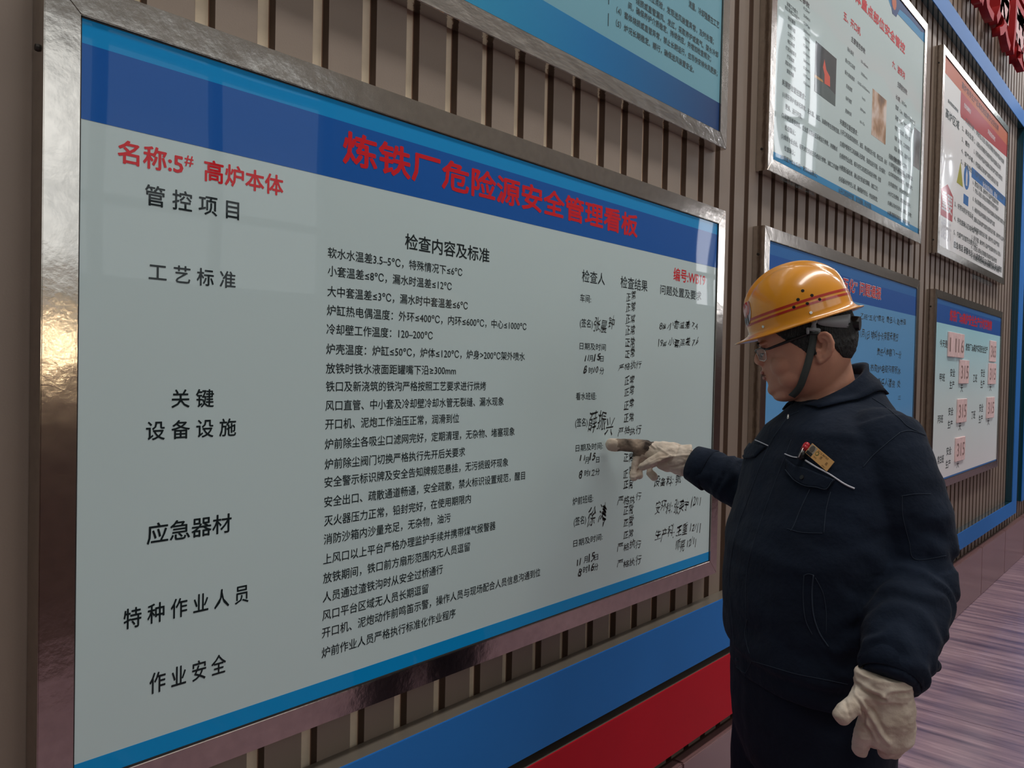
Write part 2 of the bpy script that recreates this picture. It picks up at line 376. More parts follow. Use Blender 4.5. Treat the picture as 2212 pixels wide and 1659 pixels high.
for s, p0, p1 in (
    ('软水水温差3.5–5℃，特殊情况下≤6℃', (708.5, 546), (998.8, 588)),
    ('小套温差≤8℃，漏水时温差≤12℃', (708.5, 586), (976, 618)),
    ('大中套温差≤3℃，漏水时中套温差≤6℃', (707.7, 629), (1010.7, 660.8)),
    ('炉缸热电偶温度：外环≤400℃，内环≤600℃，中心≤1000℃', (706.6, 669), (1137.4, 706.5)),
    ('冷却壁工作温度：120–200℃', (705.7, 711), (935, 725)),
    ('炉壳温度：炉缸≤50℃，炉体≤120℃，炉身>200℃架外喷水', (705.2, 752.8), (1134, 771.7)),
    ('放铁时铁水液面距罐嘴下沿≥300mm', (704.6, 796), (985, 800.8)),
    ('铁口及新浇筑的铁沟严格按照工艺要求进行烘烤', (704.4, 834), (1050, 834.9)),
    ('风口直管、中小套及冷却壁冷却水管无裂缝、漏水现象', (703.5, 874.8), (1088.3, 868.7)),
    ('开口机、泥炮工作油压正常，润滑到位', (703.2, 915.8), (992, 904.8)),
    ('炉前除尘各吸尘口滤网完好，定期清理，无杂物、堵塞现象', (702.2, 958.9), (1111.9, 933)),
    ('炉前除尘阀门切换严格执行先开后关要求', (702, 1002.6), (1005, 977)),
    ('安全警示标识牌及安全告知牌规范悬挂，无污损毁坏现象', (701.3, 1041.6), (1098, 999.3)),
    ('安全出口、疏散通道畅通，安全疏散，禁火标识设置规范，醒目', (700.8, 1083.5), (1134.3, 1028.3)),
    ('灭火器压力正常，铅封完好，在使用期限内', (700.8, 1124.9), (1017.4, 1078.5)),
    ('消防沙箱内沙量充足，无杂物，油污', (699.9, 1165), (973.7, 1119)),
    ('上风口以上平台严格办理监护手续并携带煤气报警器', (698.7, 1207.5), (1070.5, 1136.7)),
    ('放铁期间，铁口前方扇形范围内无人员逗留', (698.4, 1248.9), (1015.3, 1181.9)),
    ('人员通过渣铁沟时从安全过桥通行', (697.8, 1289.7), (956.8, 1230.6)),
    ('风口平台区域无人员长期逗留', (696.9, 1329.5), (925.2, 1272.5)),
    ('开口机、泥炮动作前鸣笛示警，操作人员与现场配合人员信息沟通到位', (696, 1365.9), (1167.4, 1238)),
    ('炉前作业人员严格执行标准化作业程序', (695.4, 1410.8), (984.3, 1325))):
    tx(kb, s, p0, p1, 22.5, weight=0.006)
for s, p0, p1, h in (('检查人', (1257.7, 596), (1306.9, 604), 26), ('检查结果', (1341, 610), (1399, 618), 25), ('问题处置及要求', (1426.8, 625.6), (1515.3, 640), 20),
    ('车间:', (1253.6, 644), (1277, 646), 17), ('(签名)', (1253, 697), (1280.6, 700), 18), ('日期及时间', (1252.5, 747.5), (1309, 750.6), 15),
    ('月', (1273, 774), (1281, 774), 14), ('日', (1297, 775), (1304, 775), 13), ('时', (1272, 800.5), (1281, 800.5), 14), ('分', (1295.6, 801), (1305, 801), 15),
    ('看水班组:', (1244.3, 856), (1288.4, 856), 16), ('(签名)', (1243, 913), (1269.4, 912), 18), ('日期及时间:', (1243.9, 967.3), (1302.5, 964), 15),
    ('月', (1263.9, 995), (1272.3, 994), 15), ('日', (1288, 993), (1295, 993), 13), ('时', (1263, 1022), (1272, 1022), 14), ('分', (1286.3, 1019), (1295.7, 1019), 15),
    ('炉前班组:', (1237.4, 1081.8), (1281.5, 1078), 17), ('(签名)', (1239.8, 1126.4), (1266.3, 1123), 18), ('日期及时间:', (1239, 1171), (1301.8, 1163), 15),
    ('月', (1261.5, 1209.6), (1270, 1208), 15), ('日', (1284.4, 1204), (1292.4, 1203), 13), ('时', (1260, 1231), (1270, 1230), 15), ('分', (1283.7, 1225), (1292.4, 1224), 15)):
    tx(kb, s, p0, p1, h, weight=0.004)
HW = dict(level=False, wob=1.0)
for y in (642, 664.5, 688, 712.7, 740.4, 765, 821.3, 847, 873.6, 904.6):
    tx(kh, '正常', (1353+(y-642)*-0.018, y), (1373.5+(y-642)*-0.018, y-3), 19.5, weight=0.006, shear=0.10, **HW)
for y in (991.4, 1020, 1048, 1107, 1132.5, 1155):
    tx(kh, '正常', (1347.5, y), (1368, y-4), 19.5, weight=0.006, shear=0.10, **HW)
for y in (795.7, 934.7, 1081.8, 1183, 1219):
    tx(kh, '严格执行', (1336-(y-795)*0.006, y+1), (1386-(y-795)*0.003, y-9), 17, weight=0.0, shear=0.2, **HW)
for s, p0, p1, h, wt in (('11', (1264.4, 774), (1272, 772), 15, .03), ('15', (1284, 772), (1297.6, 769), 19, .03), ('8', (1261, 799), (1268, 799), 23, .012), ('10', (1283, 799), (1292.5, 799), 15, .02),
    ('11', (1253, 993), (1263, 991), 15, .03), ('15', (1274, 991), (1286.8, 988), 20, .03), ('8', (1251.8, 1021), (1258.6, 1021), 24, .012), ('12', (1273.5, 1019), (1285.6, 1018), 17, 0),
    ('11', (1247, 1217), (1254, 1214), 17, .03), ('15', (1272.3, 1206), (1284, 1202), 20, .02), ('8', (1249.4, 1240), (1256, 1239), 26, .012), ('16', (1272, 1229), (1283, 1227), 20, .02),
    ('张晨钟', (1284, 698), (1326.7, 704), 27, 0), ('薛振兴', (1271.9, 915), (1326.6, 913), 38, 0), ('徐 涛', (1268.7, 1126), (1309.7, 1114), 38, 0),
    ('8# 小套温差 7.4', (1425.7, 702), (1507.7, 705), 17, 0), ('19# 小套温差 7.6', (1422.6, 740), (1509, 738), 18, 0),
    ('设备科: 郭', (1413, 1042), (1471, 1036), 22, 0), ('安环科: 张英宁 12/11', (1415.8, 1104), (1513.5, 1082), 26, 0),
    ('生产科: 王重 12/11', (1415.8, 1157), (1513.5, 1137), 24, 0), ('师亮 12/11', (1460, 1180), (1503.8, 1168), 22, 0)):
    tx(kh, s, p0, p1, h, weight=wt, shear=0.22, **HW)

# -- board 2: above it, pale teal with a blue sweep
B2, xa, xb, za, zb = board(0.372, 2.254, 1.966, 1.167, 'pale teal notice board with blue sweep hung above the large board', dent=True, base=m_teal)
m_sweep = mat('blue_gradient_print', (0, 0.2, 0.5, 1), **CO)
nt = m_sweep.node_tree; b = nt.nodes['Principled BSDF']; geo = nt.nodes.new('ShaderNodeNewGeometry'); sp = nt.nodes.new('ShaderNodeSeparateXYZ')
mr = nt.nodes.new('ShaderNodeMapRange'); mr.inputs[1].default_value = 1.0; mr.inputs[2].default_value = 2.35
rp = nt.nodes.new('ShaderNodeValToRGB')
set_ramp(rp, [(0, (0.03, 0.36, 0.58, 1)), (0.45, (0.0, 0.19, 0.48, 1)), (0.95, (0.006, 0.05, 0.19, 1))])
nt.links.new(geo.outputs['Position'], sp.inputs[0]); nt.links.new(sp.outputs[0], mr.inputs[0]); nt.links.new(mr.outputs[0], rp.inputs[0]); nt.links.new(rp.outputs[0], b.inputs['Base Color'])
top = [(xa+(xb-xa)*i/16, za+0.09+0.02*(1-i/16)**2+0.10*max(0, 0.35-i/16)) for i in range(17)]
shape('blue_sweep', B2, [(xa, za), (xb, za)]+[p for p in top[::-1]], m_sweep, y=BPL-0.0003)
k2 = bucket(B2, 'black_lettering', m_grey)
for s, p0, p1 in (('流量、冷却强度在工艺', (1488, 8), (1553.6, 54)), ('点位点检，发现送风装置异常，及时处理；', (1398, -8), (1542, 88)),
                  ('烧损或直管漏风、发红，采取养护或氮气、架水冷却', (1374, 2), (1551.6, 118)), ('间，确保养护介质稳定、持续供应，并增加检查频次；', (1357.5, 10), (1536, 128)),
                  ('（4）套体烧损或直管异常，禁止长期运行，应尽快安排休风更换；', (1332, 19.5), (1550, 160)), ('（5）炉况长期稳定、顺行，确保送风装置安全。', (1331, 47), (1499, 152.7))):
    tx(k2, s, p0, p1, 15, weight=0.012)
bm = bmesh.new()
for i in range(14):
    z = W(1317, 55)[1]+i*0.055; x = W(1317, 55)[0]; box(bm, x-0.0012, x+0.0012, BPL-0.0008, BPL, z, z+0.032)
obj('dashed_rule', bm, m_grey, B2)['kind'] = 'stuff'

# -- board 3: blast furnace key parts, upper row, second column
B3, xa, xb, za, zb = board(2.650, 2.254, 1.958, 1.167, 'white notice board with red title and three furnace photos, upper row middle')
P3 = lambda x, y: W(x, y, BPL)[:2]
sheet('blue_footer_stripe', B3, xa, xb, za, za+0.030, mat('azure_acrylic_print', (0.02, 0.27, 0.56, 1), **CO))
shape('blue_header_wave', B3, [P3(1924, 14), P3(2000, 96), (xb, zb), (P3(1900, 0)[0], zb)], MATS['azure_acrylic_print'])
c0 = P3(1927, 6)
shape('navy_cloud_shape', B3, [(c0[0]-0.16, zb), (c0[0]-0.13, zb-0.05), (c0[0]-0.03, zb-0.055), (c0[0]+0.01, zb-0.105), (c0[0]+0.07, zb-0.10), (c0[0]+0.12, zb-0.045), (c0[0]+0.3, zb-0.03), (c0[0]+0.5, zb-0.028), (c0[0]+0.62, zb)], m_navy, y=BPL-0.0009)
shape('orange_disc', B3, [(c0[0]+0.03+0.035*math.cos(a*R(30)), zb-0.045+0.035*math.sin(a*R(30))) for a in range(12)], m_orange, y=BPL-0.0012)
k3r = bucket(B3, 'red_lettering', m_red); k3 = bucket(B3, 'black_lettering', m_grey)
tx(k3r, '炉本体重点部位安全管控', (1818, -32), (1955, 99), 25, weight=0.03)
tx(k3r, '五、开口机', (1822.6, 34.4), (1859, 67.8), 18, weight=0.02)
tx(k3r, '六、渣铁沟', (1927.5, 139), (1954.7, 162.8), 16, weight=0.02)
for s, p0, p1, h in (('主要管控参数', (1839, 85), (1869.3, 110.3), 12), ('主要管控参数', (1939, 181), (1959.7, 200.7), 12), ('关键部位管控要求：', (1689.7, 175.4), (1740, 212), 13),
                     ('关键部位管控要求：', (1814.5, 261.3), (1853, 289), 12), ('关键部位管控要求', (1920, 338), (1945, 352), 11), ('主要管控参数', (1700, -26), (1749, 8), 12)):
    tx(k3, s, p0, p1, h, weight=0.012)
q = lambda a, b_: (1640+a*.18084, b_*.18084)
for i, (s, x0, x1) in enumerate((('油箱工作重力', 330, 460), ('液压系统工作压力', 308, 480), ('堵泥量程', 345, 432), ('堵泥行程', 342, 432), ('工作压力', 342, 428), ('堵口角度', 340, 425), ('打泥活塞直径', 318, 443), ('打泥速度', 335, 420), ('泥缸有效行程', 312, 438), ('额定流量', 332, 415))):
    yc = (95, 155, 245, 340, 432, 520, 612, 700, 785, 872)[i]
    dy = (x1-x0)*0.36; tx(k3, s, q(x0, yc-dy), q(x1, yc+dy), 8.5, weight=0.01)
for i, s in enumerate(('0.23m³', '2545KN', '12.5Mpa', '500mm', '1200mm', '12.5Mpa', '150mm', '360mm', '0.25m/s', '1175mm', '150L/min')):
    yc = 122+i*88.5; tx(k3, s, q(532, yc-32), q(606, yc+32), 7.5, weight=0.008)
for i, (s, x0, x1) in enumerate((('钻头直径', 1055, 1130), ('最大开口深度', 1030, 1145), ('最大进给速度', 1025, 1140), ('后退速度', 1040, 1112), ('钻杆速度', 1035, 1105), ('更换时间', 1030, 1102))):
    yc = (615, 765, 905, 1050, 1195, 1345)[i]; dy = (x1-x0)*0.40; tx(k3, s, q(x0, yc-dy), q(x1, yc+dy), 8.5, weight=0.01)
for i, (s, x0, x1) in enumerate((('55–60mm', 1218, 1300), ('3500mm', 1218, 1292), ('0.025–0.033mm/s', 1178, 1320), ('1m/s', 1230, 1268), ('300rpm', 1208, 1270), ('10–15s', 1205, 1260))):
    yc = (765, 905, 1040, 1180, 1320, 1468)[i]; dy = (x1-x0)*0.40; tx(k3, s, q(x0, yc-dy), q(x1, yc+dy), 7.5, weight=0.008)
def para(bk, lines, x0, z0, dz, hm, sc, wt=0.01, **kw):
    for i, (ind, s) in enumerate(lines):
        txm(bk, s, x0+ind, x0+ind+len(s)*sc, z0-i*dz, hm, weight=wt, **kw)
xL, zL = P3(1690, 202)
para(k3, [(0, '(1)液压保护机体无异常，无水漏、油压、油漏参数在控制范围，'), (.03, '更换、运行可靠；'), (0, '(2)驾驶运维使用前，应全面检测液压系统运行参数，对接触点'), (.03, '检查确认；'),
          (0, '(3)维修专业点检，每天对泥炮液压系统运行参数，油缸工作温度'), (.03, '检查确认；'), (0, '(4)根据冷却水系统，定期检查确认；'), (0, '(5)液压装置及连接管，确保完好可用；'), (0, '(6)炮泥质量符合要求，工作可靠。')],
     xL, zL, 0.0375, 0.019, 0.0195)
xM, zM = P3(1815, 283)
para(k3, [(0, '(1)开口机各部润滑良好，油压、转动部位无卡阻，限位正常、运行'), (0, '(2)维护使用开口机前确认无异常，各部位运行可靠，无水漏渗；'), (0, '(3)维修专业点检，每天对开口机液压系统运行参数，检查'),
          (0, '(4)根据设备检修，确认走行轨道无障碍，油缸工作；'), (0, '(5)设备动作时无人员，确保操作安全，作业前检查；'), (0, '(6)开口机钻杆平直，定位准确，安全可靠。')], xM, zM, 0.049, 0.022, 0.0205)
xR, zR = P3(1920, 352)
para(k3, [(0, '(1)渣铁沟无漏铁隐患，定期测温；'), (0, '(2)沟料厚度符合要求，残铁及时；'), (0, '(3)沟盖完好，安全过桥无；'), (0, '(4)沙口无侵蚀，定期检查修补；'), (0, '(5)确认沟内无积水、潮泥、杂物；'), (0, '(6)撇渣器保温良好，定期更换；'), (0, '(7)作业前检查确认。')], xR, zR, 0.047, 0.021, 0.024)
xR, zR = P3(1935, 208)
para(k3, [(0, '长度  18.5m'), (0, '宽度  1.2m，坡度大于百分之五'), (0, '深度  0.9m，残铁深度三百'), (0, '坡度  主沟五度，支沟六度'), (0, '沟料  浇注料，工作层厚度'), (0, '测温  每班两次，温度不大于'), (0, '寿命  通铁量十二万吨'), (0, '备注  按检修计划执行')], xR, zR, 0.050, 0.022, 0.020)
def photo_mat(name, stops, sc=6.0):
    M = mat(name, (0.1, 0.1, 0.1, 1), **CO); nt = M.node_tree; b = nt.nodes['Principled BSDF']
    geo = nt.nodes.new('ShaderNodeNewGeometry'); n = nt.nodes.new('ShaderNodeTexNoise'); n.inputs['Scale'].default_value = sc; n.inputs['Detail'].default_value = 3
    rp = nt.nodes.new('ShaderNodeValToRGB'); rp.color_ramp.interpolation = 'B_SPLINE'
    set_ramp(rp, sorted(stops))
    nt.links.new(geo.outputs['Position'], n.inputs['Vector']); nt.links.new(n.outputs['Fac'], rp.inputs[0]); nt.links.new(rp.outputs[0], b.inputs['Base Color']); return M
a = P3(1762, 88); c = P3(1804, 230)
pm = photo_mat('furnace_photo_dark', ((0.35, (0.005, 0.004, 0.005, 1)), (0.7, (0.022, 0.018, 0.02, 1))), 9)
ph = sheet('furnace_photo', B3, a[0], c[0], c[1], a[1], pm, y=BPL-0.0004)
wx, hz = c[0]-a[0], a[1]-c[1]
shape('photo_flame', B3, [(a[0]+wx*.45, a[1]-hz*.70), (a[0]+wx*.72, a[1]-hz*.68), (a[0]+wx*.70, a[1]-hz*.48), (a[0]+wx*.52, a[1]-hz*.40), (a[0]+wx*.42, a[1]-hz*.22), (a[0]+wx*.36, a[1]-hz*.40), (a[0]+wx*.44, a[1]-hz*.52)], mat('flame_print', (0.75, 0.07, 0.02, 1), **CO))
shape('photo_ground', B3, [(a[0], c[1]), (c[0], c[1]), (c[0], c[1]+hz*.24), (a[0]+wx*.5, c[1]+hz*.30), (a[0], c[1]+hz*.27)], mat('slag_grey_print', (0.06, 0.09, 0.085, 1), **CO))
shape('photo_ground', B3, [(a[0], c[1]+hz*.27), (a[0]+wx*.4, c[1]+hz*.30), (a[0]+wx*.35, c[1]+hz*.34), (a[0], c[1]+hz*.33)], mat('amber_print', (0.5, 0.25, 0.04, 1), **CO))
a = P3(1885, 191); c = P3(1912.5, 313)
sheet('furnace_photo', B3, a[0], c[0], c[1], a[1], photo_mat('tapping_photo', ((0.36, (0.10, 0.04, 0.015, 1)), (0.62, (0.85, 0.75, 0.70, 1)), (0.5, (0.5, 0.22, 0.05, 1))), 7), y=BPL-0.0004)
a = P3(1975, 275); c = P3(1986, 368)
sheet('furnace_photo', B3, a[0], c[0], c[1], a[1], photo_mat('steel_photo', ((0.35, (0.05, 0.045, 0.045, 1)), (0.7, (0.35, 0.33, 0.33, 1))), 8), y=BPL-0.0004)

# -- board 4: behind the worker's head
B4, xa, xb, za, zb = board(2.643, 0.893, 1.966, 1.167, 'light blue notice board with navy header behind the yellow helmet')
sheet('mid_blue_header_stripe', B4, xa, xb, zb-0.048, zb, m_mid)
zh = W(1977.6, 682)[1]
sheet('navy_header_band', B4, xa, xb, zh, zb-0.048, m_royal)
m_fade = mat('fading_blue_print', (0.2, 0.5, 0.7, 1), **CO)
nt = m_fade.node_tree; b = nt.nodes['Principled BSDF']; geo = nt.nodes.new('ShaderNodeNewGeometry'); sp = nt.nodes.new('ShaderNodeSeparateXYZ')
mr = nt.nodes.new('ShaderNodeMapRange'); mr.inputs[1].default_value = 0.93; mr.inputs[2].default_value = 1.87
rp = nt.nodes.new('ShaderNodeValToRGB')
set_ramp(rp, [(0, (0.42, 0.54, 0.74, 1)), (0.5, (0.13, 0.40, 0.76, 1)), (1, (0.14, 0.40, 0.72, 1))])
nt.links.new(geo.outputs['Position'], sp.inputs[0]); nt.links.new(sp.outputs[2], mr.inputs[0]); nt.links.new(mr.outputs[0], rp.inputs[0]); nt.links.new(rp.outputs[0], b.inputs['Base Color'])
sheet('light_blue_field', B4, xa, xb, za, zh, m_fade)
k4w = bucket(B4, 'white_outline_lettering', m_wt); k4r = bucket(B4, 'red_lettering', m_red); k4 = bucket(B4, 'handwriting', m_grey)
for kk, wt, pl in ((k4w, 0.055, -0.0409), (k4r, 0.012, -0.0415)):
    tx(kk, '“五化” 问题通报', (1815, 604), (1903, 642), 28, weight=wt, plane=pl); tx(kk, '落实', (1780, 588), (1808, 600), 28, weight=wt, plane=pl)
for s, p0, p1, h in (('乙班“五化”情况  责任人: 赵世强', (1859, 682), (1956.8, 697), 14), ('11月1日 球料仓卡滞管未清扫', (1855, 720), (1939.5, 730), 19), ('责任人鄢鹏飞 一分', (1894.8, 758.3), (1946.8, 766), 16),
                     ('11月2日 热风炉电缆沟有积水', (1850, 793), (1946, 800), 17), ('责任人潘贤  处', (1894.8, 824.6), (1945, 830), 17), ('三', (1940, 858), (1946, 858), 9)):
    tx(k4, s, p0, p1, h, weight=0.005, shear=0.1, level=False, wob=0.8)

# -- board 5: upper row, third column
B5, xa, xb, za, zb = board(4.945, 2.250, 1.950, 1.175, 'white notice board with orange and red header, upper row far right', base=m_whitelow)
P5 = lambda x, y: W(x, y, BPL)[:2]
zo = P5(2044, 160)[1]
sheet('orange_header_band', B5, xa, xb, zo, zb, m_orange)
xr, _ = P5(2075.7, 200)
shape('red_header_band', B5, [(xr, zo), (xr, zo-0.13), (xr+0.02, zo-0.15), (xb, P5(2173.7, 338.4)[1]), (xb, zo)], m_crimson)
xbl, zt = P5(2099.3, 360.5); zbm = P5(2099.3, 383)[1]
sheet('blue_heading_bar', B5, xbl, xb, zbm, zt, m_mid, y=BPL-0.0006)
xp, zp = P5(2031, 412)[0], P5(2040, 412)[1]
pw = P5(2058, 450)[0]-P5(2032, 450)[0]
zq = P5(2045, 472)[1]
xp0 = P5(2032, 450)[0]
shape('red_pentagon_label', B5, [(xp0, zq), (xp0+pw, zq), (xp0+pw, zp), (xp0+pw/2, zp+0.05), (xp0, zp)], m_crimson)
k5 = bucket(B5, 'black_lettering', m_grey); k5w = bucket(B5, 'white_lettering', m_wt); k5r = bucket(B5, 'dark_red_lettering', mat('dark_red_print', (0.16, 0.02, 0.015, 1), **CO))
txm(k5w, '重', xp0+0.02, xp0+pw*0.48, zp-0.06, 0.11, weight=0.02, plane=-0.0409); txm(k5w, '要', xp0+pw*0.52, xp0+pw-0.02, zp-0.06, 0.11, weight=0.02)
txm(k5w, '提', xp0+0.02, xp0+pw*0.48, zp-0.22, 0.11, weight=0.02); txm(k5w, '示', xp0+pw*0.52, xp0+pw-0.02, zp-0.22, 0.11, weight=0.02)
tx(k5r, '高炉炼铁生产区域危险因素安全告知牌', (2078, 182), (2157, 279), 15, weight=0.03)
tx(k5w, '危险源辨识', (2083, 226), (2097, 243), 10, weight=0.02); tx(k5w, '风险告知栏', (2134, 283), (2150, 302), 10, weight=0.02)
tx(k5w, '安全防范措施、要点', (2123, 398), (2154, 424), 11, weight=0.02)
tx(k5, '重点危险区域风险', (2048, 216), (2070, 242), 7, weight=0.03); tx(k5, '高炉区域', (2043, 243), (2072, 272), 20, weight=0.02)
para(k5, [(0, '1、机械伤害'), (0, '2、高处坠落'), (0, '3、爆炸'), (0, '4、煤气中毒'), (0, '5、高温烫伤')], P5(2079, 252)[0], P5(2079, 252)[1], 0.068, 0.032, 0.052)
L = '炉前作业人员进入现场必须穿戴好劳动防护用品并检查确认区域内煤气浓度符合要求运行可靠，操作时专人监护严禁违章'
def rnd(n, o): return '%d、' % (o % 9+1) + (L*3)[o*7 % 40: o*7 % 40+n]
para(k5, [(0, rnd(nn, i)) for i, nn in enumerate((25, 22, 24, 20, 26, 21))], P5(2105, 282)[0], P5(2105, 282)[1], 0.066, 0.034, 0.036)
para(k5, [(0, rnd(nn, i+6)) for i, nn in enumerate((20, 27, 17, 27, 22, 24, 20, 23, 18, 16))], P5(2102, 408)[0], P5(2102, 408)[1], 0.062, 0.032, 0.037)
para(k5, [(0, rnd(nn, i+2)) for i, nn in enumerate((8, 11, 11))], P5(2062, 440)[0], P5(2062, 440)[1], 0.085, 0.034, 0.050)
txm(k5, '应急电话 报警电话119 急救电话120 监督电话 安全管理', P5(2060, 530)[0], xb-0.05, za+0.055, 0.040, weight=0.02)
cx_, cz_ = P5(2088, 384)
shape('blue_mandatory_disc', B5, [(cx_+0.075*math.cos(a*R(20)), cz_+0.075*math.sin(a*R(20))) for a in range(18)], m_mid)
shape('disc_figure', B5, [(cx_-0.02, cz_-0.05), (cx_+0.02, cz_-0.05), (cx_+0.022, cz_+0.02), (cx_, cz_+0.055), (cx_-0.022, cz_+0.02)], m_wt, y=BPL-0.0009)
sheet('blue_caption_label', B5, cx_-0.065, cx_+0.065, cz_-0.17, cz_-0.11, m_mid, y=BPL-0.0006)
cx_, cz_ = P5(2074, 378)
shape('yellow_warning_triangle', B5, [(cx_-0.08, cz_-0.06), (cx_+0.08, cz_-0.06), (cx_, cz_+0.08)], m_yel)

# -- board 6: lower row, third column
B6, xa, xb, za, zb = board(4.935, 0.880, 1.945, 1.165, 'white notice board with pink number cards, lower row far right', base=m_whitelow)
sheet('mid_blue_header_stripe', B6, xa, xb, zb-0.030, zb, m_mid)
sheet('navy_header_band', B6, xa, xb, 1.860, zb-0.030, m_royal)
m_fade6 = m_fade.copy(); m_fade6.name = 'pale_blue_fading_print'
set_ramp(m_fade6.node_tree.nodes['Color Ramp'], [(0, alb((190, 188, 196), K)), (0.5, alb((165, 182, 202), K)), (1, alb((128, 170, 200), K))])
sheet('pale_blue_field', B6, xa, xb, za, 1.860, m_fade6)
sheet('blue_footer_stripe', B6, xa, xb, za, za+0.012, m_mid, y=BPL-0.0006)
k6r = bucket(B6, 'red_lettering', m_red); k6 = bucket(B6, 'black_lettering', m_grey); k6c = bucket(B6, 'card_numerals', mat('brown_red_numerals', (0.36, 0.22, 0.20, 1), 0.5))
tx(k6r, '炼铁厂5#高炉安全生产计时实物牌', (2052, 680), (2142.5, 705), 24, weight=0.03)
s6 = lambda a, b_: (1980+a*.1808, 560+b_*.1808)
tx(k6, '今天是', s6(278, 1000), s6(368, 1020), 16, weight=0.02); tx(k6, '炼铁厂5#高炉实现安全生产', s6(588, 1050), s6(848, 1085), 16, weight=0.02)
m_card = mat('pink_paper_card', alb((186, 160, 158), K*0.9), 0.7, noise_scale=30, noise_amt=0.15)
def card(x, y, w_, h_, s):
    X, Z, _ = W(x, y, BPL); cd = empty('number_card', (X, BPL, Z), 'x', 'card', 'pink number cards on the white board'); del cd['label']; del cd['category']; del cd['group']
    bpy.data.objects.remove(cd)
    bm = bmesh.new(); box(bm, X-w_/2, X+w_/2, BPL-0.010, BPL-0.0008, Z-h_/2, Z+h_/2); bmesh.ops.bevel(bm, geom=bm.edges[:], offset=0.002, segments=1, affect='EDGES')
    obj('number_card', bm, m_card, B6); txm(k6c, s, X-w_*0.42, X+w_*0.42, Z, h_*0.72, plane=BPL-0.0105, weight=0.01)
for (a, b_), w_, s in (((415, 1020), .20, '11'), ((512, 1035), .17, '16'), ((900, 1100), .20, '365'), ((555, 1345), .24, '315'), ((892, 1368), .24, '315')):
    card(*s6(a, b_), w_, .15, s)
c4 = lambda a, b_: (1900+a*.3014, 800+b_*.3014)
card(*c4(583, 288), .24, .15, '315'); card(*c4(788, 266), .24, .15, '315'); card(*c4(570, 562), .24, .15, '315')
for s, a, b_, dx in (('甲班', 1450, 306, 58),): pass
for s, p, wd_ in (('甲班', c4(448, 52), 38), ('安全', c4(523, 18), 34), ('生产', c4(518, 105), 34), ('天', c4(588, 128), 17), ('乙班', c4(684, 58), 28), ('安全', c4(740, 20), 28), ('生产', c4(737, 100), 28), ('天', c4(794, 122), 14),
                  ('丙班', c4(435, 350), 38), ('安全', c4(510, 295), 34), ('生产', c4(505, 388), 34), ('天', c4(575, 402), 17), ('丁班', c4(671, 320), 28), ('安全', c4(728, 270), 28), ('生产', c4(724, 350), 28), ('天', c4(779, 365), 14),
                  ('常白班', c4(437, 640), 44), ('安全', c4(496, 578), 34), ('生产', c4(490, 672), 34), ('天', c4(560, 672), 17)):
    X, Z, s_ = W(p[0], p[1], BPL); X1 = W(p[0]+wd_*.3014/2, p[1], BPL)[0]; hw = X1-X
    txm(k6, s, X-hw, X+hw, Z, 17*s_/FPX, weight=0.015)

# red channel letters above the blue border
LT = empty('channel_letter_sign', (6.0, 0, 4.0), 'big red three-dimensional channel letters at the upper right corner', 'sign')
LPL = -0.10
def letter(ch, x0, x1, z0, z1):
    c = bpy.data.curves.new('t', 'FONT'); c.body = ch; c.offset = 0.012; c.extrude = 0.04; c.resolution_u = 2
    o = bpy.data.objects.new('t', c); COL.objects.link(o); dg = bpy.context.evaluated_depsgraph_get(); dg.update()
    me = bpy.data.meshes.new_from_object(o.evaluated_get(dg)); bpy.data.objects.remove(o)
    xs = [v.co.x for v in me.vertices]; ys = [v.co.y for v in me.vertices]
    a, b_, c_, d = min(xs), max(xs), min(ys), max(ys)
    for v in me.vertices:
        v.co = ((v.co.x-a)/(b_-a)*(x1-x0)+x0, LPL-(v.co.z-0.04)*0.6, (v.co.y-c_)/(d-c_)*(z1-z0)+z0)
    me.flip_normals()
    me.materials.clear(); me.materials.append(m_letter); me.materials.append(m_letter_side)
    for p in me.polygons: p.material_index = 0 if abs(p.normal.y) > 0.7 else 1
    l = bpy.data.objects.new('letter', me); COL.objects.link(l); l.parent = LT; l.matrix_parent_inverse = LT.matrix_basis.inverted()
    bxo('mounting_box', x0+0.1, x1-0.1, LPL, -0.001, z0+0.15, z1-0.15, m_letter_side, LT)
LET = W(2147, 55, LPL), W(2183, 112, LPL)
zl = (LET[0][1]+LET[1][1])/2
w0 = LET[1][0]-LET[0][0]
for i, ch in enumerate('促发展'):
    letter(ch, LET[0][0]-w0*0.86+i*w0, LET[0][0]+i*w0, zl, zl+w0*0.95)

# ================================================================ the worker
from mathutils.bvhtree import BVHTree
def PT(x, y, depth):
    return CAM+unproj(x, y)*depth
m_skin = mat('skin', (0.62, 0.295, 0.195, 1), 0.55, sub=0.12, noise_scale=30, noise_amt=0.10, bump=0.05, bump_scale=300)
m_hair = mat('black_hair', (0.010, 0.009, 0.009, 1), 0.55, bump=0.8, bump_scale=260, stretch=(1, 1, 0.3))
m_navyc = mat('navy_work_cotton', (0.0098, 0.0172, 0.0345, 1), 0.9, spec=0.2, sheen=0.03, noise_scale=9, noise_amt=0.25, bump=0.25, bump_scale=60)
m_trs = mat('dark_navy_trouser_cotton', (0.0085, 0.0130, 0.027, 1), 0.9, spec=0.2, sheen=0.02, noise_scale=6, noise_amt=0.2, bump=0.2, bump_scale=40)
m_seam = mat('faded_navy_stitching', (0.024, 0.037, 0.060, 1), 0.9)
m_pipe = mat('white_piping', (0.62, 0.62, 0.68, 1), 0.6)
m_glove = mat('cream_canvas', (0.78, 0.68, 0.57, 1), 0.9, noise_scale=22, noise_amt=0.3, bump=0.35, bump_scale=45, color2=(0.52, 0.42, 0.33, 1))
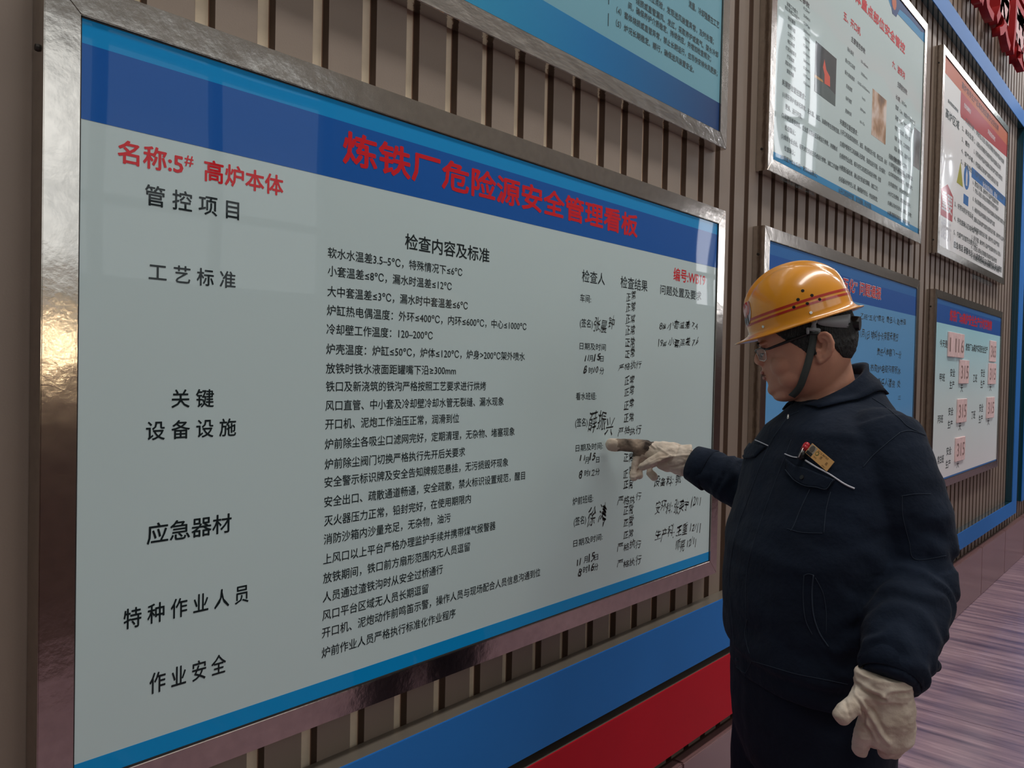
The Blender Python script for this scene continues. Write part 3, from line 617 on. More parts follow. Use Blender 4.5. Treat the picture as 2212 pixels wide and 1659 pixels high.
m_dirty = mat('soot_stained_canvas', (0.42, 0.32, 0.24, 1), 0.9, noise_scale=30, noise_amt=0.3, bump=0.35, bump_scale=45, color2=(0.05, 0.035, 0.027, 1))
m_helm = mat('orange_yellow_helmet_shell', (0.90, 0.345, 0.012, 1), 0.28, coat=0.8, coat_rough=0.12, noise_scale=14, noise_amt=0.10)
m_hstripe = mat('red_helmet_stripe', (0.50, 0.022, 0.010, 1), 0.3, coat=0.6)
m_hole = mat('black_vent_hole', (0.004, 0.003, 0.002, 1), 0.8)
m_strap = mat('grey_webbing', (0.060, 0.070, 0.066, 1), 0.8)
m_gplastic = mat('light_grey_plastic', (0.30, 0.31, 0.32, 1), 0.45)
m_bplastic = mat('black_plastic', (0.010, 0.010, 0.011, 1), 0.35)
m_silver = mat('silver_metal', (0.7, 0.68, 0.64, 1), 0.25, metal=1)

def frame_from(fwd2, pitch, roll=0.0):
    """columns: forward, left, up; pitch > 0 looks down; roll > 0 tips the top to the left"""
    f = Vector((fwd2[0], fwd2[1], 0)).normalized(); l = Vector((-f.y, f.x, 0)); u = Vector((0, 0, 1))
    f2 = f*math.cos(pitch)-u*math.sin(pitch); u2 = u*math.cos(pitch)+f*math.sin(pitch)
    l2 = l*math.cos(roll)-u2*math.sin(roll); u3 = u2*math.cos(roll)+l*math.sin(roll)
    return f2, l2, u3
def mk(o, fr):
    M = Matrix((fr[0], fr[1], fr[2])).transposed().to_4x4(); M.translation = o; return M
def ell(bm, M, c, r, seg=20, rings=12):
    T = M @ Matrix.Translation(c) @ Matrix.Diagonal((r[0], r[1], r[2], 1))
    bmesh.ops.create_uvsphere(bm, u_segments=seg, v_segments=rings, radius=1.0, matrix=T)
def ring_loft(bm, rings, cap=True):
    vs = [[bm.verts.new(p) for p in r] for r in rings]
    n = len(rings[0])
    for a, b_ in zip(vs, vs[1:]):
        for i in range(n): bm.faces.new((a[i], a[(i+1) % n], b_[(i+1) % n], b_[i]))
    if cap:
        for r, fl_ in ((vs[0], True), (vs[-1], False)):
            c = bm.verts.new(sum((v.co for v in r), Vector())/n)
            for i in range(n):
                q = (r[(i+1) % n], r[i], c) if fl_ else (r[i], r[(i+1) % n], c)
                bm.faces.new(q)
def tube(bm, pts, rad, seg=16, flat=None, ref=None, ends=True):
    """tapered tube through pts; flat = (axis vector, factor) squashes it along the axis"""
    pts = [Vector(p) for p in pts]; n = len(pts); rings = []
    prev = None
    for i, p in enumerate(pts):
        t = (pts[min(i+1, n-1)]-pts[max(i-1, 0)]).normalized()
        a = (ref or Vector((0.3, 0.2, 0.93))).cross(t)
        if a.length < 0.05: a = Vector((1, 0, 0)).cross(t)
        a.normalize(); b_ = t.cross(a).normalized()
        if prev is not None and a.dot(prev) < 0: a = -a; b_ = -b_
        prev = a
        r = rad[i]
        ring = []
        for k in range(seg):
            o = a*math.cos(2*math.pi*k/seg)*r+b_*math.sin(2*math.pi*k/seg)*r
            if flat: ax = flat[0].normalized(); o = o-ax*o.dot(ax)*(1-flat[1])
            ring.append(p+o)
        rings.append(ring)
    ring_loft(bm, rings)
    if ends:
        for p, r in ((pts[0], rad[0]), (pts[-1], rad[-1])):
            T = Matrix.Translation(p) @ Matrix.Diagonal((r*.98, r*.98, r*.98, 1))
            if flat:
                ax = flat[0].normalized(); S = Matrix.Scale(flat[1], 4, ax); T = Matrix.Translation(p) @ S @ Matrix.Diagonal((r*.98, r*.98, r*.98, 1))
            bmesh.ops.create_uvsphere(bm, u_segments=seg, v_segments=8, radius=1.0, matrix=T)
def curve_pts(pts, n=8):
    """Catmull-Rom through control points (tuples of any length)"""
    out = []; P = [tuple(p) for p in pts]; P = [P[0]]+P+[P[-1]]
    for i in range(1, len(P)-2):
        for k in range(n):
            t = k/n
            out.append(tuple(0.5*((2*b_)+(c-a)*t+(2*a-5*b_+4*c-d)*t*t+(-a+3*b_-3*c+d)*t**3) for a, b_, c, d in zip(P[i-1], P[i], P[i+1], P[i+2])))
    out.append(P[-2]); return out
def remesh(bm, vox, smooth=4, fac=0.5):
    bmesh.ops.recalc_face_normals(bm, faces=bm.faces[:])
    me = bpy.data.meshes.new('r'); bm.to_mesh(me); bm.free()
    o = bpy.data.objects.new('r', me); COL.objects.link(o)
    md = o.modifiers.new('r', 'REMESH'); md.mode = 'VOXEL'; md.voxel_size = vox; md.adaptivity = 0
    if smooth:
        s_ = o.modifiers.new('s', 'SMOOTH'); s_.iterations = smooth; s_.factor = fac
    dg = bpy.context.evaluated_depsgraph_get(); dg.update()
    out = bpy.data.meshes.new_from_object(o.evaluated_get(dg)); bpy.data.objects.remove(o); bpy.data.meshes.remove(me)
    return out
def ringe(c, fr, a, bf, bb, n=40, e=2.3, tilt=0.0):
    pts = []
    for k in range(n):
        t = 2*math.pi*k/n; ct, st = math.cos(t), math.sin(t)
        x = math.copysign(abs(ct)**(2/e), ct); y = math.copysign(abs(st)**(2/e), st)
        pts.append(c+fr[0]*(x*(bf if x > 0 else bb))+fr[1]*(y*a)+Vector((0, 0, tilt*x*(1.0 if x < 0 else 0.35))))
    return pts
def normals_displace(me, fn):
    ns = [v.normal.copy() for v in me.vertices]
    for v, n_ in zip(me.vertices, ns):
        d = fn(v.co, n_)
        if d: v.co += n_*d

# frames
tf = frame_from((-0.768, 0.640), 0.0)                   # torso
hf = frame_from((-0.285, 0.958), R(15), R(4))          # head
HD = PT(1720, 740, 1.64)
HM = mk(HD, hf); MMV = 0.001*0.965
def h(u, l, v): return Vector((u*MMV, l*MMV, v*MMV))

# joints (worker's right arm points at the board, left arm hangs on the camera side)
SL, EL, WL = PT(1924, 960, 1.47), PT(1974, 1222, 1.43), PT(1926, 1452, 1.30)
SR, ER, MR, WR = PT(1706, 950, 1.78), PT(1672, 1080, 1.87), PT(1572, 1034, 1.92), PT(1497, 1000, 1.975)
TIP = PT(1321, 961, W(1316, 960, -0.060)[2])

# ---------------- hand skeletons (gloves, and the hands inside them)
def dr(x, f_): # depth along the pointing hand
    return TIP_D+(1.985-TIP_D)*(x-1316)/(1490-1316)+f_
TIP_D = W(1316, 960, -0.060)[2]
def hand_right(bm, k=1.0, glove=True):
    g = lambda *q: [PT(x, y, dr(x, f_)) for x, y, f_ in q]
    tube(bm, [TIP]+g((1342, 961, 0), (1366, 963, 0), (1395, 968, 0)), [0.0164*k, 0.0162*k, 0.0165*k, 0.020*k])            # index
    tube(bm, g((1402, 975, .012), (1376, 984, .006), (1371, 1002, -.004), (1368, 1024, -.012), (1369, 1030, -.012)), [0.015*k, 0.0125*k, 0.0105*k, 0.0108*k, 0.0118*k])   # middle
    tube(bm, g((1408, 988, .016), (1386, 998, .014), (1379, 1014, .004), (1381, 1029, -.004)), [0.014*k, 0.012*k, 0.011*k, 0.010*k])     # ring
    tube(bm, g((1420, 995, .020), (1402, 1008, .010), (1405, 1022, .0), (1412, 1030, -.008)), [0.013*k, 0.012*k, 0.0115*k, 0.011*k])     # little
    tube(bm, g((1448, 978, -.012), (1425, 988, -.030), (1403, 1000, -.034), (1388, 1008, -.032)), [0.020*k, 0.0145*k, 0.0118*k, 0.0092*k])  # thumb
    ax = (unproj(1430, 980)).normalized()
    tube(bm, g((1402, 972, 0), (1425, 976, 0), (1450, 984, 0), (1476, 990, 0)), [0.021*k, 0.030*k, 0.036*k, 0.034*k], flat=(ax, 0.72), seg=20)
    ell(bm, mk(PT(1442, 1003, dr(1442, -.004)), tf), (0, 0, 0), (0.030*k, 0.022*k, 0.020*k))
def hand_left(bm, k=1.0):
    g = lambda *q: [PT(x, y, 1.30+f_) for x, y, f_ in q]
    ax = (unproj(1915, 1530)).normalized()
    tube(bm, g((1913, 1470, 0), (1913, 1500, -.004), (1917, 1540, -.006), (1919, 1572, 0)), [0.038*k, 0.042*k, 0.0445*k, 0.042*k], flat=(ax, 0.55), seg=24)
    tube(bm, g((1870, 1502, 0), (1845, 1522, -.006), (1825, 1538, -.010), (1817, 1546, -.010)), [0.022*k, 0.0158*k, 0.0138*k, 0.0142*k])     # thumb
    tube(bm, g((1880, 1560, .005), (1868, 1585, .010), (1860, 1606, .022), (1857, 1617, .03)), [0.020*k, 0.0165*k, 0.0150*k, 0.0140*k])      # index
    tube(bm, g((1902, 1565, .004), (1898, 1592, .012), (1893, 1600, .030), (1888, 1598, .045)), [0.020*k, 0.0165*k, 0.0145*k, 0.0135*k])     # middle
    tube(bm, g((1925, 1565, .004), (1925, 1600, .010), (1921, 1616, .022), (1912, 1622, .036)), [0.020*k, 0.0155*k, 0.0135*k, 0.013*k])      # ring
    tube(bm, g((1948, 1560, .004), (1950, 1592, .008), (1943, 1612, .014), (1932, 1622, .022)), [0.018*k, 0.015*k, 0.0125*k, 0.012*k])      # little

HI = HM.inverted()
def HLm(x, y, lmm):
    """where a measured point lies on the head's vertical plane lmm millimetres to its left (head coordinates)"""
    o = HI @ CAM; d = (HI.to_3x3() @ unproj(x, y)); t = (lmm*MMV-o.y)/d.y; return o+d*t
def HL(x, y, lmm): return HM @ HLm(x, y, lmm)
# ---------------- body: one continuous skin
bm = bmesh.new()
HP = [(108, 6, -42, 26), (101, 32, -72, 48), (88, 52, -94, 62), (66, 66, -110, 72), (40, 74, -119, 77), (14, 76, -122, 79), (2, 73, -122, 79), (-8, 69, -121, 79),
      (-22, 71, -118, 80), (-36, 76.5, -112, 81), (-48, 79.5, -105, 81), (-60, 80, -98, 80), (-72, 78, -90, 77), (-84, 78, -82, 72), (-96, 72, -72, 65), (-107, 58, -62, 56), (-115, 40, -55, 46)]
rings = []
for v, uf, ub, wd_ in HP:
    pts = []
    uc = -12
    for k in range(48):
        t = 2*math.pi*k/48; ct, st = math.cos(t), math.sin(t)
        ef = 2.25 if v < -20 else 2.1
        x = math.copysign(abs(ct)**(2/ef), ct); y = math.copysign(abs(st)**(2/ef), st)
        uu = uc+(uf-uc)*x if x > 0 else uc+(uc-ub)*x
        ll = wd_*y
        if x > 0 and v < -10: ll *= 1-(0.10+0.26*min(1, (-10-v)/30))*x*x                     # the mouth region narrows
        pts.append(HM @ h(uu, ll, v))
    rings.append(pts)
ring_loft(bm, rings[::-1])
def hs(u, l, v, ru, rl, rv): ell(bm, HM, h(u, l, v), (ru*MMV, rl*MMV, rv*MMV))
tube(bm, [HM @ h(67, 0, 6), HM @ h(75, 0, -2), HM @ h(82, 0, -12), HM @ h(83, 0, -18)], [0.0075, 0.0088, 0.0108, 0.0118])
for s_ in (-1, 1):
    hs(78, 12*s_, -22, 12, 9, 9); hs(60, 40*s_, 14, 12, 24, 6)     # nostril wings, brow
    hs(26, 44*s_, -40, 34, 31, 32); hs(12, 50*s_, -68, 38, 26, 28) # full cheeks
    hs(61, 31*s_, -6, 10, 15, 9)                                   # eyelids
hs(64, 0, -50, 19, 32, 22); hs(70, 0, -36, 13, 16, 12); hs(77, 0, -45, 9, 24, 6.5); hs(76, 0, -59, 9, 19, 6.5); hs(75, 0, -52.5, 7, 20, 5)   # lips
hs(66, 0, -88, 17, 24, 15); hs(35, 0, -104, 40, 44, 17)            # chin and the fold below it
# ear on the camera side and its twin
for s_ in (1, -1):
    def E_(x, y, o):
        q = HLm(x, y, 79+o); return HM @ Vector((q.x, q.y*s_, q.z))
    helix = [(1772, 738, 4), (1767, 727, 6), (1773, 720, 8), (1783, 718.5, 11), (1793, 725, 14), (1799, 739, 17), (1799, 755, 17), (1793, 768, 14), (1784, 777, 10), (1774, 783, 7)]
    tube(bm, [E_(*q) for q in helix], [0.0030, 0.0034, 0.0036, 0.0038, 0.004, 0.0042, 0.0042, 0.0040, 0.0042, 0.0050])
    tube(bm, [E_(1777, 729, 7), E_(1787, 733, 11), E_(1791, 746, 13), E_(1788, 760, 11), E_(1780, 769, 8)], [0.0026, 0.0032, 0.0034, 0.0034, 0.004])
    tube(bm, [E_(1767, 757, 4), E_(1765, 767, 5), E_(1769, 774, 5)], [0.0045, 0.0040, 0.004])
    bq = [E_(1785, 730, 1), E_(1789, 748, 2), E_(1783, 766, 1), E_(1771, 777, 3)]
    tube(bm, bq, [0.009, 0.011, 0.0100, 0.0078], flat=(hf[1], 0.45))
# neck, trunk, limbs
tube(bm, [PT(1765, 800, 1.64), PT(1785, 850, 1.635), PT(1800, 900, 1.63)], [0.068, 0.060, 0.060], seg=28)
CEN = [(1757, 1490, 1.60), (1760, 1430, 1.60), (1762, 1300, 1.60), (1766, 1180, 1.60), (1777, 1080, 1.61), (1792, 985, 1.62), (1802, 925, 1.62), (1808, 890, 1.62), (1803, 862, 1.63), (1798, 846, 1.632)]
TOR = [(.185, .120, .120), (.210, .148, .138), (.218, .168, .148), (.220, .165, .150), (.218, .147, .143), (.208, .140, .128), (.180, .120, .112), (.120, .096, .095), (.085, .076, .080), (.066, .064, .066)]
ring_loft(bm, [ringe(PT(*c), tf, a*.86, bf*.86, bb*.86) for c, (a, bf, bb) in zip(CEN, TOR)])
tube(bm, [SL, EL, WL, PT(1916, 1480, 1.30)], [.055, .045, .030, .028]); tube(bm, [SR, ER, MR, WR, PT(1460, 990, 1.99)], [.055, .045, .036, .024, .022])
hand_left(bm, 0.78); hand_right(bm, 0.70)
PEL = PT(1750, 1500, 1.60); PEL.z = 0.90
feet = []
for s_ in (1, -1):
    hip = PEL+tf[1]*0.095*s_; kn = Vector((hip.x, hip.y, 0.48))+tf[0]*0.03+tf[1]*0.01*s_; an = Vector((hip.x, hip.y, 0.09))+tf[1]*0.03*s_-tf[0]*0.02
    feet.append((hip, kn, an)); tube(bm, [hip, (hip+kn)/2, kn, (kn+an)/2, an], [.095, .08, .058, .055, .038])
    tube(bm, [an-Vector((0, 0, .04)), an+tf[0]*0.10-Vector((0, 0, .06)), an+tf[0]*0.17-Vector((0, 0, .068))], [.036, .030, .02])
body_me = remesh(bm, 0.0026, 6, 0.5)
person = obj('person', body_me, m_skin, smooth=True)
tag(person, 'worker in yellow helmet, navy work jacket and cream gloves pointing at the large board', 'person')

# lips, brow, eyes
def P_(o_, m_, nm='part', sm_=True): return obj(nm, o_, m_, person, sm_)
bvh_body = BVHTree.FromPolygons([v.co for v in body_me.vertices], [list(p.vertices) for p in body_me.polygons])
m_lip = mat('lips', (0.44, 0.16, 0.12, 1), 0.45)
bm = bmesh.new(); ell(bm, HM, h(79.5, 0, -46.5), (9*MMV, 24*MMV, 6.0*MMV)); ell(bm, HM, h(77.5, 0, -58.5), (9*MMV, 20*MMV, 6.4*MMV)); 
bm2 = bm; P_(remesh(bm, 0.0012, 2), m_lip, 'lips')
bm = bmesh.new(); tube(bm, [HM @ h(77, 26, -53), HM @ h(83, 16, -52), HM @ h(86, 5, -51.5), HM @ h(86, -5, -51.5), HM @ h(83, -16, -52), HM @ h(77, -26, -53)], [0.0009, 0.0012, 0.0012, 0.0012, 0.0012, 0.0009], seg=6); P_(bm, mat('mouth_line', (0.10, 0.03, 0.025, 1), 0.6), 'mouth_line')
for s_ in (1, -1):
    bm = bmesh.new(); ell(bm, HM, h(60, 31*s_, -7), (13.5*MMV, 13.5*MMV, 5*MMV)); ey = P_(bm, mat('eye_white', (0.6, 0.58, 0.55, 1), 0.2), 'eye')
    bm = bmesh.new(); ell(bm, HM, h(71.5, 31*s_, -9), (3*MMV, 6*MMV, 4.5*MMV)); P_(bm, m_bplastic, 'iris')
    bm = bmesh.new(); tube(bm, [HM @ h(66, 48*s_, 11), HM @ h(73, 34*s_, 17), HM @ h(76, 17*s_, 13)], [0.0022, 0.0035, 0.002], seg=8); P_(bm, m_hair, 'eyebrow')
    bm = bmesh.new(); tube(bm, [HM @ h(64, 46*s_, -6), HM @ h(71.5, 34*s_, -5), HM @ h(71, 20*s_, -7)], [0.0010, 0.0014, 0.001], seg=6); P_(bm, m_hair, 'eyelashes')

# hair: the skin surface above the hairline, raised
IM = HM.inverted()
keep = []
def hairline(q):
    u, l, v = q.x/MMV, q.y/MMV, q.z/MMV
    if abs(l) > 82.5 and -92 < u < -38 and v < 12: return -1
    pts_ = ((-140, -62), (-100, -60), (-84, -52), (-74, -30), (-68, -8), (-56, 12), (-44, 2), (-38, -32), (-26, -36), (-14, -16), (-2, -3), (16, 14), (40, 42), (60, 60), (80, 64))
    for (a_, b_), (c_, d_) in zip(pts_, pts_[1:]):
        if a_ <= u <= c_: return v-(b_+(d_-b_)*(u-a_)/(c_-a_))
    return -1 if u > 0 else v+60
hv = {}
hb = bmesh.new()
loc = [IM @ v.co for v in body_me.vertices]
hs_ = [hairline(q) if q.length < 0.17 else -1 for q in loc]
for p in body_me.polygons:
    if all(hs_[i] > -3.0 for i in p.vertices) and any(hs_[i] > 0 for i in p.vertices):
        vs = []
        for i in p.vertices:
            if i not in hv:
                co_ = body_me.vertices[i].co; n_ = body_me.vertices[i].normal
                if hs_[i] < 0: co_ = co_+hf[2]*(-hs_[i]*MMV)
                k_ = max(0.0, min(1.0, hs_[i]/14))
                hv[i] = hb.verts.new(co_+n_*(0.0006+k_*(0.0026+0.0016*noise.noise(co_*200))))
            vs.append(hv[i])
        hb.faces.new(vs)
ho = P_(hb, m_hair, 'hair')
sd = ho.modifiers.new('t', 'SOLIDIFY'); sd.thickness = 0.003; sd.offset = -1

# ---------------- jacket
def fold(co_, n_):
    q = Vector((co_.x*7, co_.y*7, co_.z*12)); d = 0.0060*noise.noise(q)+0.0034*noise.noise(q*2.3+Vector((3, 1, 7)))
    # gathers on the hanging sleeve around the elbow and above the cuff
    for A, B, amp, fr_ in ((SL, EL, .0050, 36), (EL, WL, .0075, 44), (MR, WR, .0045, 60), (ER, MR, .006, 46)):
        ab = B-A; t = (co_-A).dot(ab)/ab.length_squared
        if -0.15 < t < 1.05:
            dd = (co_-(A+ab*t)).length
            if dd < 0.13:
                w_ = 1.0 if (A is not SL) else max(0, t)**2
                s_ = t*ab.length; ph = 2.2*noise.noise(co_*9)+1.5*noise.noise(co_*21)
                r_ = math.sin(s_*2*math.pi*fr_/2.2+ph*2.5)
                d += amp*w_*r_*(0.5+0.5*noise.noise(co_*6+Vector((9, 0, 0))))*max(0, 1-(dd/0.13)**3)
    return d
bm = bmesh.new()
for P0, r0 in ((SL-tf[1]*0.03, .070), (SR+tf[1]*0.03, .070)): ell(bm, mk(P0, tf), (0, 0, 0), (r0, r0, r0))
JC = [(c, t) for c, t in zip(CEN, TOR)]
rg = []
for i_, (c, (a, bf, bb)) in enumerate(JC[1:]):
    rg.append(ringe(PT(*c), tf, a, bf, bb, tilt=-(0, 0, 0, 0, 0, .008, .022, .034, .040)[i_]))
hem_c = PT(1757, 1462, 1.60); hem_c.z = 0.935
hem2 = hem_c.copy(); hem2.z = 0.975
ring_loft(bm, [ringe(hem_c, tf, .200, .150, .138), ringe(hem2, tf, .202, .152, .140), ringe(hem2+Vector((0, 0, .012)), tf, .213, .163, .148)]+rg[1:])
tube(bm, curve_pts([SL-tf[1]*0.03+Vector((0, 0, .005)), SL+Vector((0, 0, -.03)), SL.lerp(EL, .55)+tf[1]*0.004, EL, EL.lerp(WL, .45)-tf[0]*0.006, EL.lerp(WL, .80), WL.lerp(PT(1919, 1478, 1.296), .8)], 5),
     [.074]*3+[.075]*3+[.077]*3+[.075]*3+[.072]*3+[.069]*3+[.067]*3+[.064]*3+[.059]*3+[.053]*2+[.045]*2, seg=28, ends=False)
tube(bm, [SR-tf[1]*-0.03, SR+Vector((0, 0, -.03)), SR.lerp(ER, .5), ER, ER.lerp(MR, .5), MR, MR.lerp(WR, .5), WR], [.074, .076, .075, .072, .066, .057, .049, .042], seg=28, ends=False)
jk_me = remesh(bm, 0.0048, 5, 0.5)
normals_displace(jk_me, fold)
jk_me.update()
jacket = P_(jk_me, m_navyc, 'jacket')
bvh = BVHTree.FromPolygons([v.co for v in jk_me.vertices], [list(p.vertices) for p in jk_me.polygons])
def hit(x, y, tree=None, dflt=1.6):
    d = unproj(x, y).normalized()
    r_ = (tree or bvh).ray_cast(CAM, d)
    if r_[0] is None: return None, None
    return r_[0], r_[1]
def surf_line(name, pts, r_, m_, tree=None, parent=None, off=0.0006, n=6, seg=6, flat=0.0):
    P = []
    for x, y in curve_pts(pts, n):
        c, n_ = hit(x, y, tree)
        if c is None: continue
        P.append(c+n_*off)
    if len(P) < 2: return None
    r_ = r_*0.8 if m_ is m_seam else r_
    bm = bmesh.new(); tube(bm, P, [r_]*len(P), seg=seg, ends=False); return obj(name, bm, m_, parent or jacket, True)
def surf_patch(name, outline, m_, off=0.003, thick=0.003, parent=None, tree=None, step=7.0, smoothn=True):
    """a cloth piece sewn on a surface: its outline given where it shows, laid on the surface and thickened"""
    bm = bmesh.new(); vs = [bm.verts.new((x, y, 0)) for x, y in outline]; f = bm.faces.new(vs)
    bmesh.ops.triangulate(bm, faces=[f])
    for _ in range(5):
        es = [e for e in bm.edges if e.calc_length() > step]
        if not es: break
        bmesh.ops.subdivide_edges(bm, edges=es, cuts=1); bmesh.ops.triangulate(bm, faces=bm.faces[:])
    last = None
    for v in bm.verts:
        c, n_ = hit(v.co.x, v.co.y, tree)
        if c is None: v.tag = True; continue
        v.co = c+n_*off; last = c
    bad = [v for v in bm.verts if v.tag]
    bmesh.ops.delete(bm, geom=bad, context='VERTS')
    if not bm.faces: return None
    for f in bm.faces:
        if f.normal.dot(CAM-f.calc_center_median()) < 0: f.normal_flip()
    for _ in range(2): bmesh.ops.smooth_vert(bm, verts=[v for v in bm.verts if not v.is_boundary], factor=0.5, use_axis_x=True, use_axis_y=True, use_axis_z=True)
    o = obj(name, bm, m_, parent or jacket, True)
    sd = o.modifiers.new('t', 'SOLIDIFY'); sd.thickness = thick; sd.offset = 1
    return o
bm = bmesh.new(); tube(bm, [PT(1797, 892, 1.63), PT(1793, 872, 1.632), PT(1790, 860, 1.634)], [0.066, 0.0645, 0.0625], seg=32, ends=False); P_(bm, mat('black_undershirt', (0.008, 0.008, 0.010, 1), 0.9), 'undershirt')
# collar
def collar():
    bm = bmesh.new(); rings = []
    c0 = PT(1787, 858, 1.635); n = 40
    prof = [(0.000, 0.004, 0.0), (0.003, 0.024, 0.0), (0.010, 0.028, 0.0), (0.010, 0.014, 0.3), (0.013, -0.010, 0.8), (0.016, -0.032, 1.0)]
    for dr_, dz, sp_ in prof:
        r_ = []
        for k in range(n+1):
            a0 = R(20+36*sp_); t = a0+(2*math.pi-2*a0)*k/n          # open at the throat
            ct, st = math.cos(t), math.sin(t)
            fr_ = max(0, ct)
            rr = 0.062+dr_+0.006*fr_*sp_
            z = dz-0.045*ct*(1-0.3*sp_)-0.020*sp_*fr_**2
            r_.append(bm.verts.new(c0+tf[0]*(ct*rr*1.02-0.004)+tf[1]*(st*rr)+Vector((0, 0, z))))
        rings.append(r_)
    for a, b_ in zip(rings, rings[1:]):
        for k in range(n): bm.faces.new((a[k], a[k+1], b_[k+1], b_[k]))
    # keep the fold-over lying outside the jacket
    for r_ in rings[3:]:
        for v in r_:
            q = bvh.find_nearest(v.co)
            if q[0] is not None:
                dd = (v.co-q[0]).dot(q[1])
                if dd < 0.006: v.co += q[1]*(0.006-dd)
    o = obj('collar', bm, m_navyc, jacket, True)
    sd = o.modifiers.new('t', 'SOLIDIFY'); sd.thickness = 0.003; sd.offset = 0
collar()
c2 = lambda a, b_: (1400+a*.3316, 850+b_*.3316)
LNS = dict(r_=0.0010, m_=m_seam)
surf_line('zip_placket_seam', [c2(*q) for q in ((985, 118), (920, 150), (850, 240), (790, 340), (720, 500), (640, 720), (570, 920), (530, 1200), (545, 1450), (560, 1640))], 0.0011, m_seam)
surf_line('zip_placket_seam', [c2(*q) for q in ((935, 300), (850, 520), (760, 760), (680, 1000), (640, 1200), (640, 1450), (645, 1640))], 0.0008, m_seam)
surf_line('shoulder_seam', [c2(*q) for q in ((1460, 30), (1550, 90), (1640, 165), (1700, 220), (1845, 285))], 0.0009, m_seam)
surf_line('armhole_seam', [c2(*q) for q in ((1640, 255), (1560, 320), (1460, 410), (1400, 480))], 0.0009, m_seam)
surf_line('sleeve_head_seam', [c2(*q) for q in ((1640, 255), (1700, 243), (1780, 262), (1850, 300))], 0.0009, m_seam)
surf_line('pocket_pleat_seam', [c2(*q) for q in ((1055, 625), (1000, 740), (950, 860), (930, 895))], 0.0011, m_seam)
surf_line('pocket_edge_seam', [c2(*q) for q in ((1190, 640), (1160, 760), (1145, 910))], 0.0009, m_seam)
surf_line('pocket_bottom_seam', [c2(*q) for q in ((905, 880), (1000, 905), (1135, 910))], 0.0008, m_seam)
surf_line('side_pocket_welt', [c2(*q) for q in ((1078, 1183), (1068, 1300), (1078, 1440), (1115, 1555), (1175, 1650))], 0.0016, m_seam)
surf_line('side_pocket_welt', [c2(*q) for q in ((1016, 1185), (1010, 1320), (1025, 1470), (1070, 1570))], 0.0009, m_seam)
surf_line('side_pocket_welt', [c2(*q) for q in ((1016, 1185), (1045, 1175), (1080, 1183))], 0.0009, m_seam)
surf_line('side_pocket_welt', [c2(*q) for q in ((1090, 1200), (1140, 1300), (1160, 1420), (1160, 1560))], 0.0007, m_seam)
surf_line('arm_pocket_seam', [c2(*q) for q in ((1650, 668), (1740, 655), (1840, 655))], 0.0008, m_seam)
surf_line('arm_pocket_seam', [c2(*q) for q in ((1655, 668), (1660, 800), (1700, 960), (1740, 1080), (1940, 1055))], 0.0006, m_seam)
c3 = lambda a, b_: (1540+a*.2532, 1250+b_*.2532)
surf_line('hem_seam', [c3(*q) for q in ((330, 700), (480, 745), (700, 810), (900, 850), (1150, 900))], 0.0008, m_seam)
surf_line('hem_tab_seam', [c3(*q) for q in ((330, 705), (290, 790), (265, 800), (195, 745))], 0.0009, m_seam)
surf_line('front_edge_seam', [c3(*q) for q in ((295, 345), (275, 450), (285, 540), (315, 640))], 0.0012, m_seam)
for pts in (((630, 292), (700, 305), (785, 342)), ((893, 395), (935, 412), (975, 419)), ((1027, 437), (1100, 482), (1180, 525), (1280, 590), (1345, 620))):
    surf_line('white_piping', [c2(*q) for q in pts], 0.0017 if len(pts) > 3 else 0.0012, m_pipe, off=0.0012)
surf_patch('pocket_flap', [c2(*q) for q in ((905, 430), (960, 470), (1040, 490), (1130, 530), (1220, 565), (1195, 590), (1165, 628), (1100, 612), (1030, 603), (975, 575), (915, 530))], m_navyc, 0.001, 0.004)
surf_line('flap_stitching', [c2(*q) for q in ((905, 500), (945, 552), (975, 578), (1030, 604), (1100, 612), (1165, 624), (1200, 580), (1220, 562))], 0.0009, m_seam, off=0.005)
surf_patch('pocket_flap', [c2(*q) for q in ((600, 365), (640, 325), (700, 335), (775, 350), (740, 380), (700, 420), (635, 428))], m_navyc, 0.001, 0.004)
def stud(name, x, y, r_, hgt, m_, tree=None, parent=None, off=0.0):
    c, n_ = hit(x, y, tree)
    if c is None: return
    M = Matrix.Translation(c+n_*off) @ n_.to_track_quat('Z', 'Y').to_matrix().to_4x4()
    bm = bmesh.new(); bmesh.ops.create_cone(bm, segments=20, radius1=r_, radius2=r_*0.8, depth=hgt, cap_ends=True, matrix=M)
    return obj(name, bm, m_, parent or jacket, False)
stud('snap_button', *c2(1015, 552), 0.0052, 0.004, m_bplastic, off=0.005)
stud('snap_button', *c3(213, 690), 0.0050, 0.004, m_seam, off=0.002)
# zip pull
c, n_ = hit(*c2(922, 150))
bm = bmesh.new(); tube(bm, [c+n_*0.004, c+n_*0.004+Vector((0, 0, -.014))], [0.0022, 0.003], seg=8); obj('zip_pull', bm, m_silver, jacket, True)
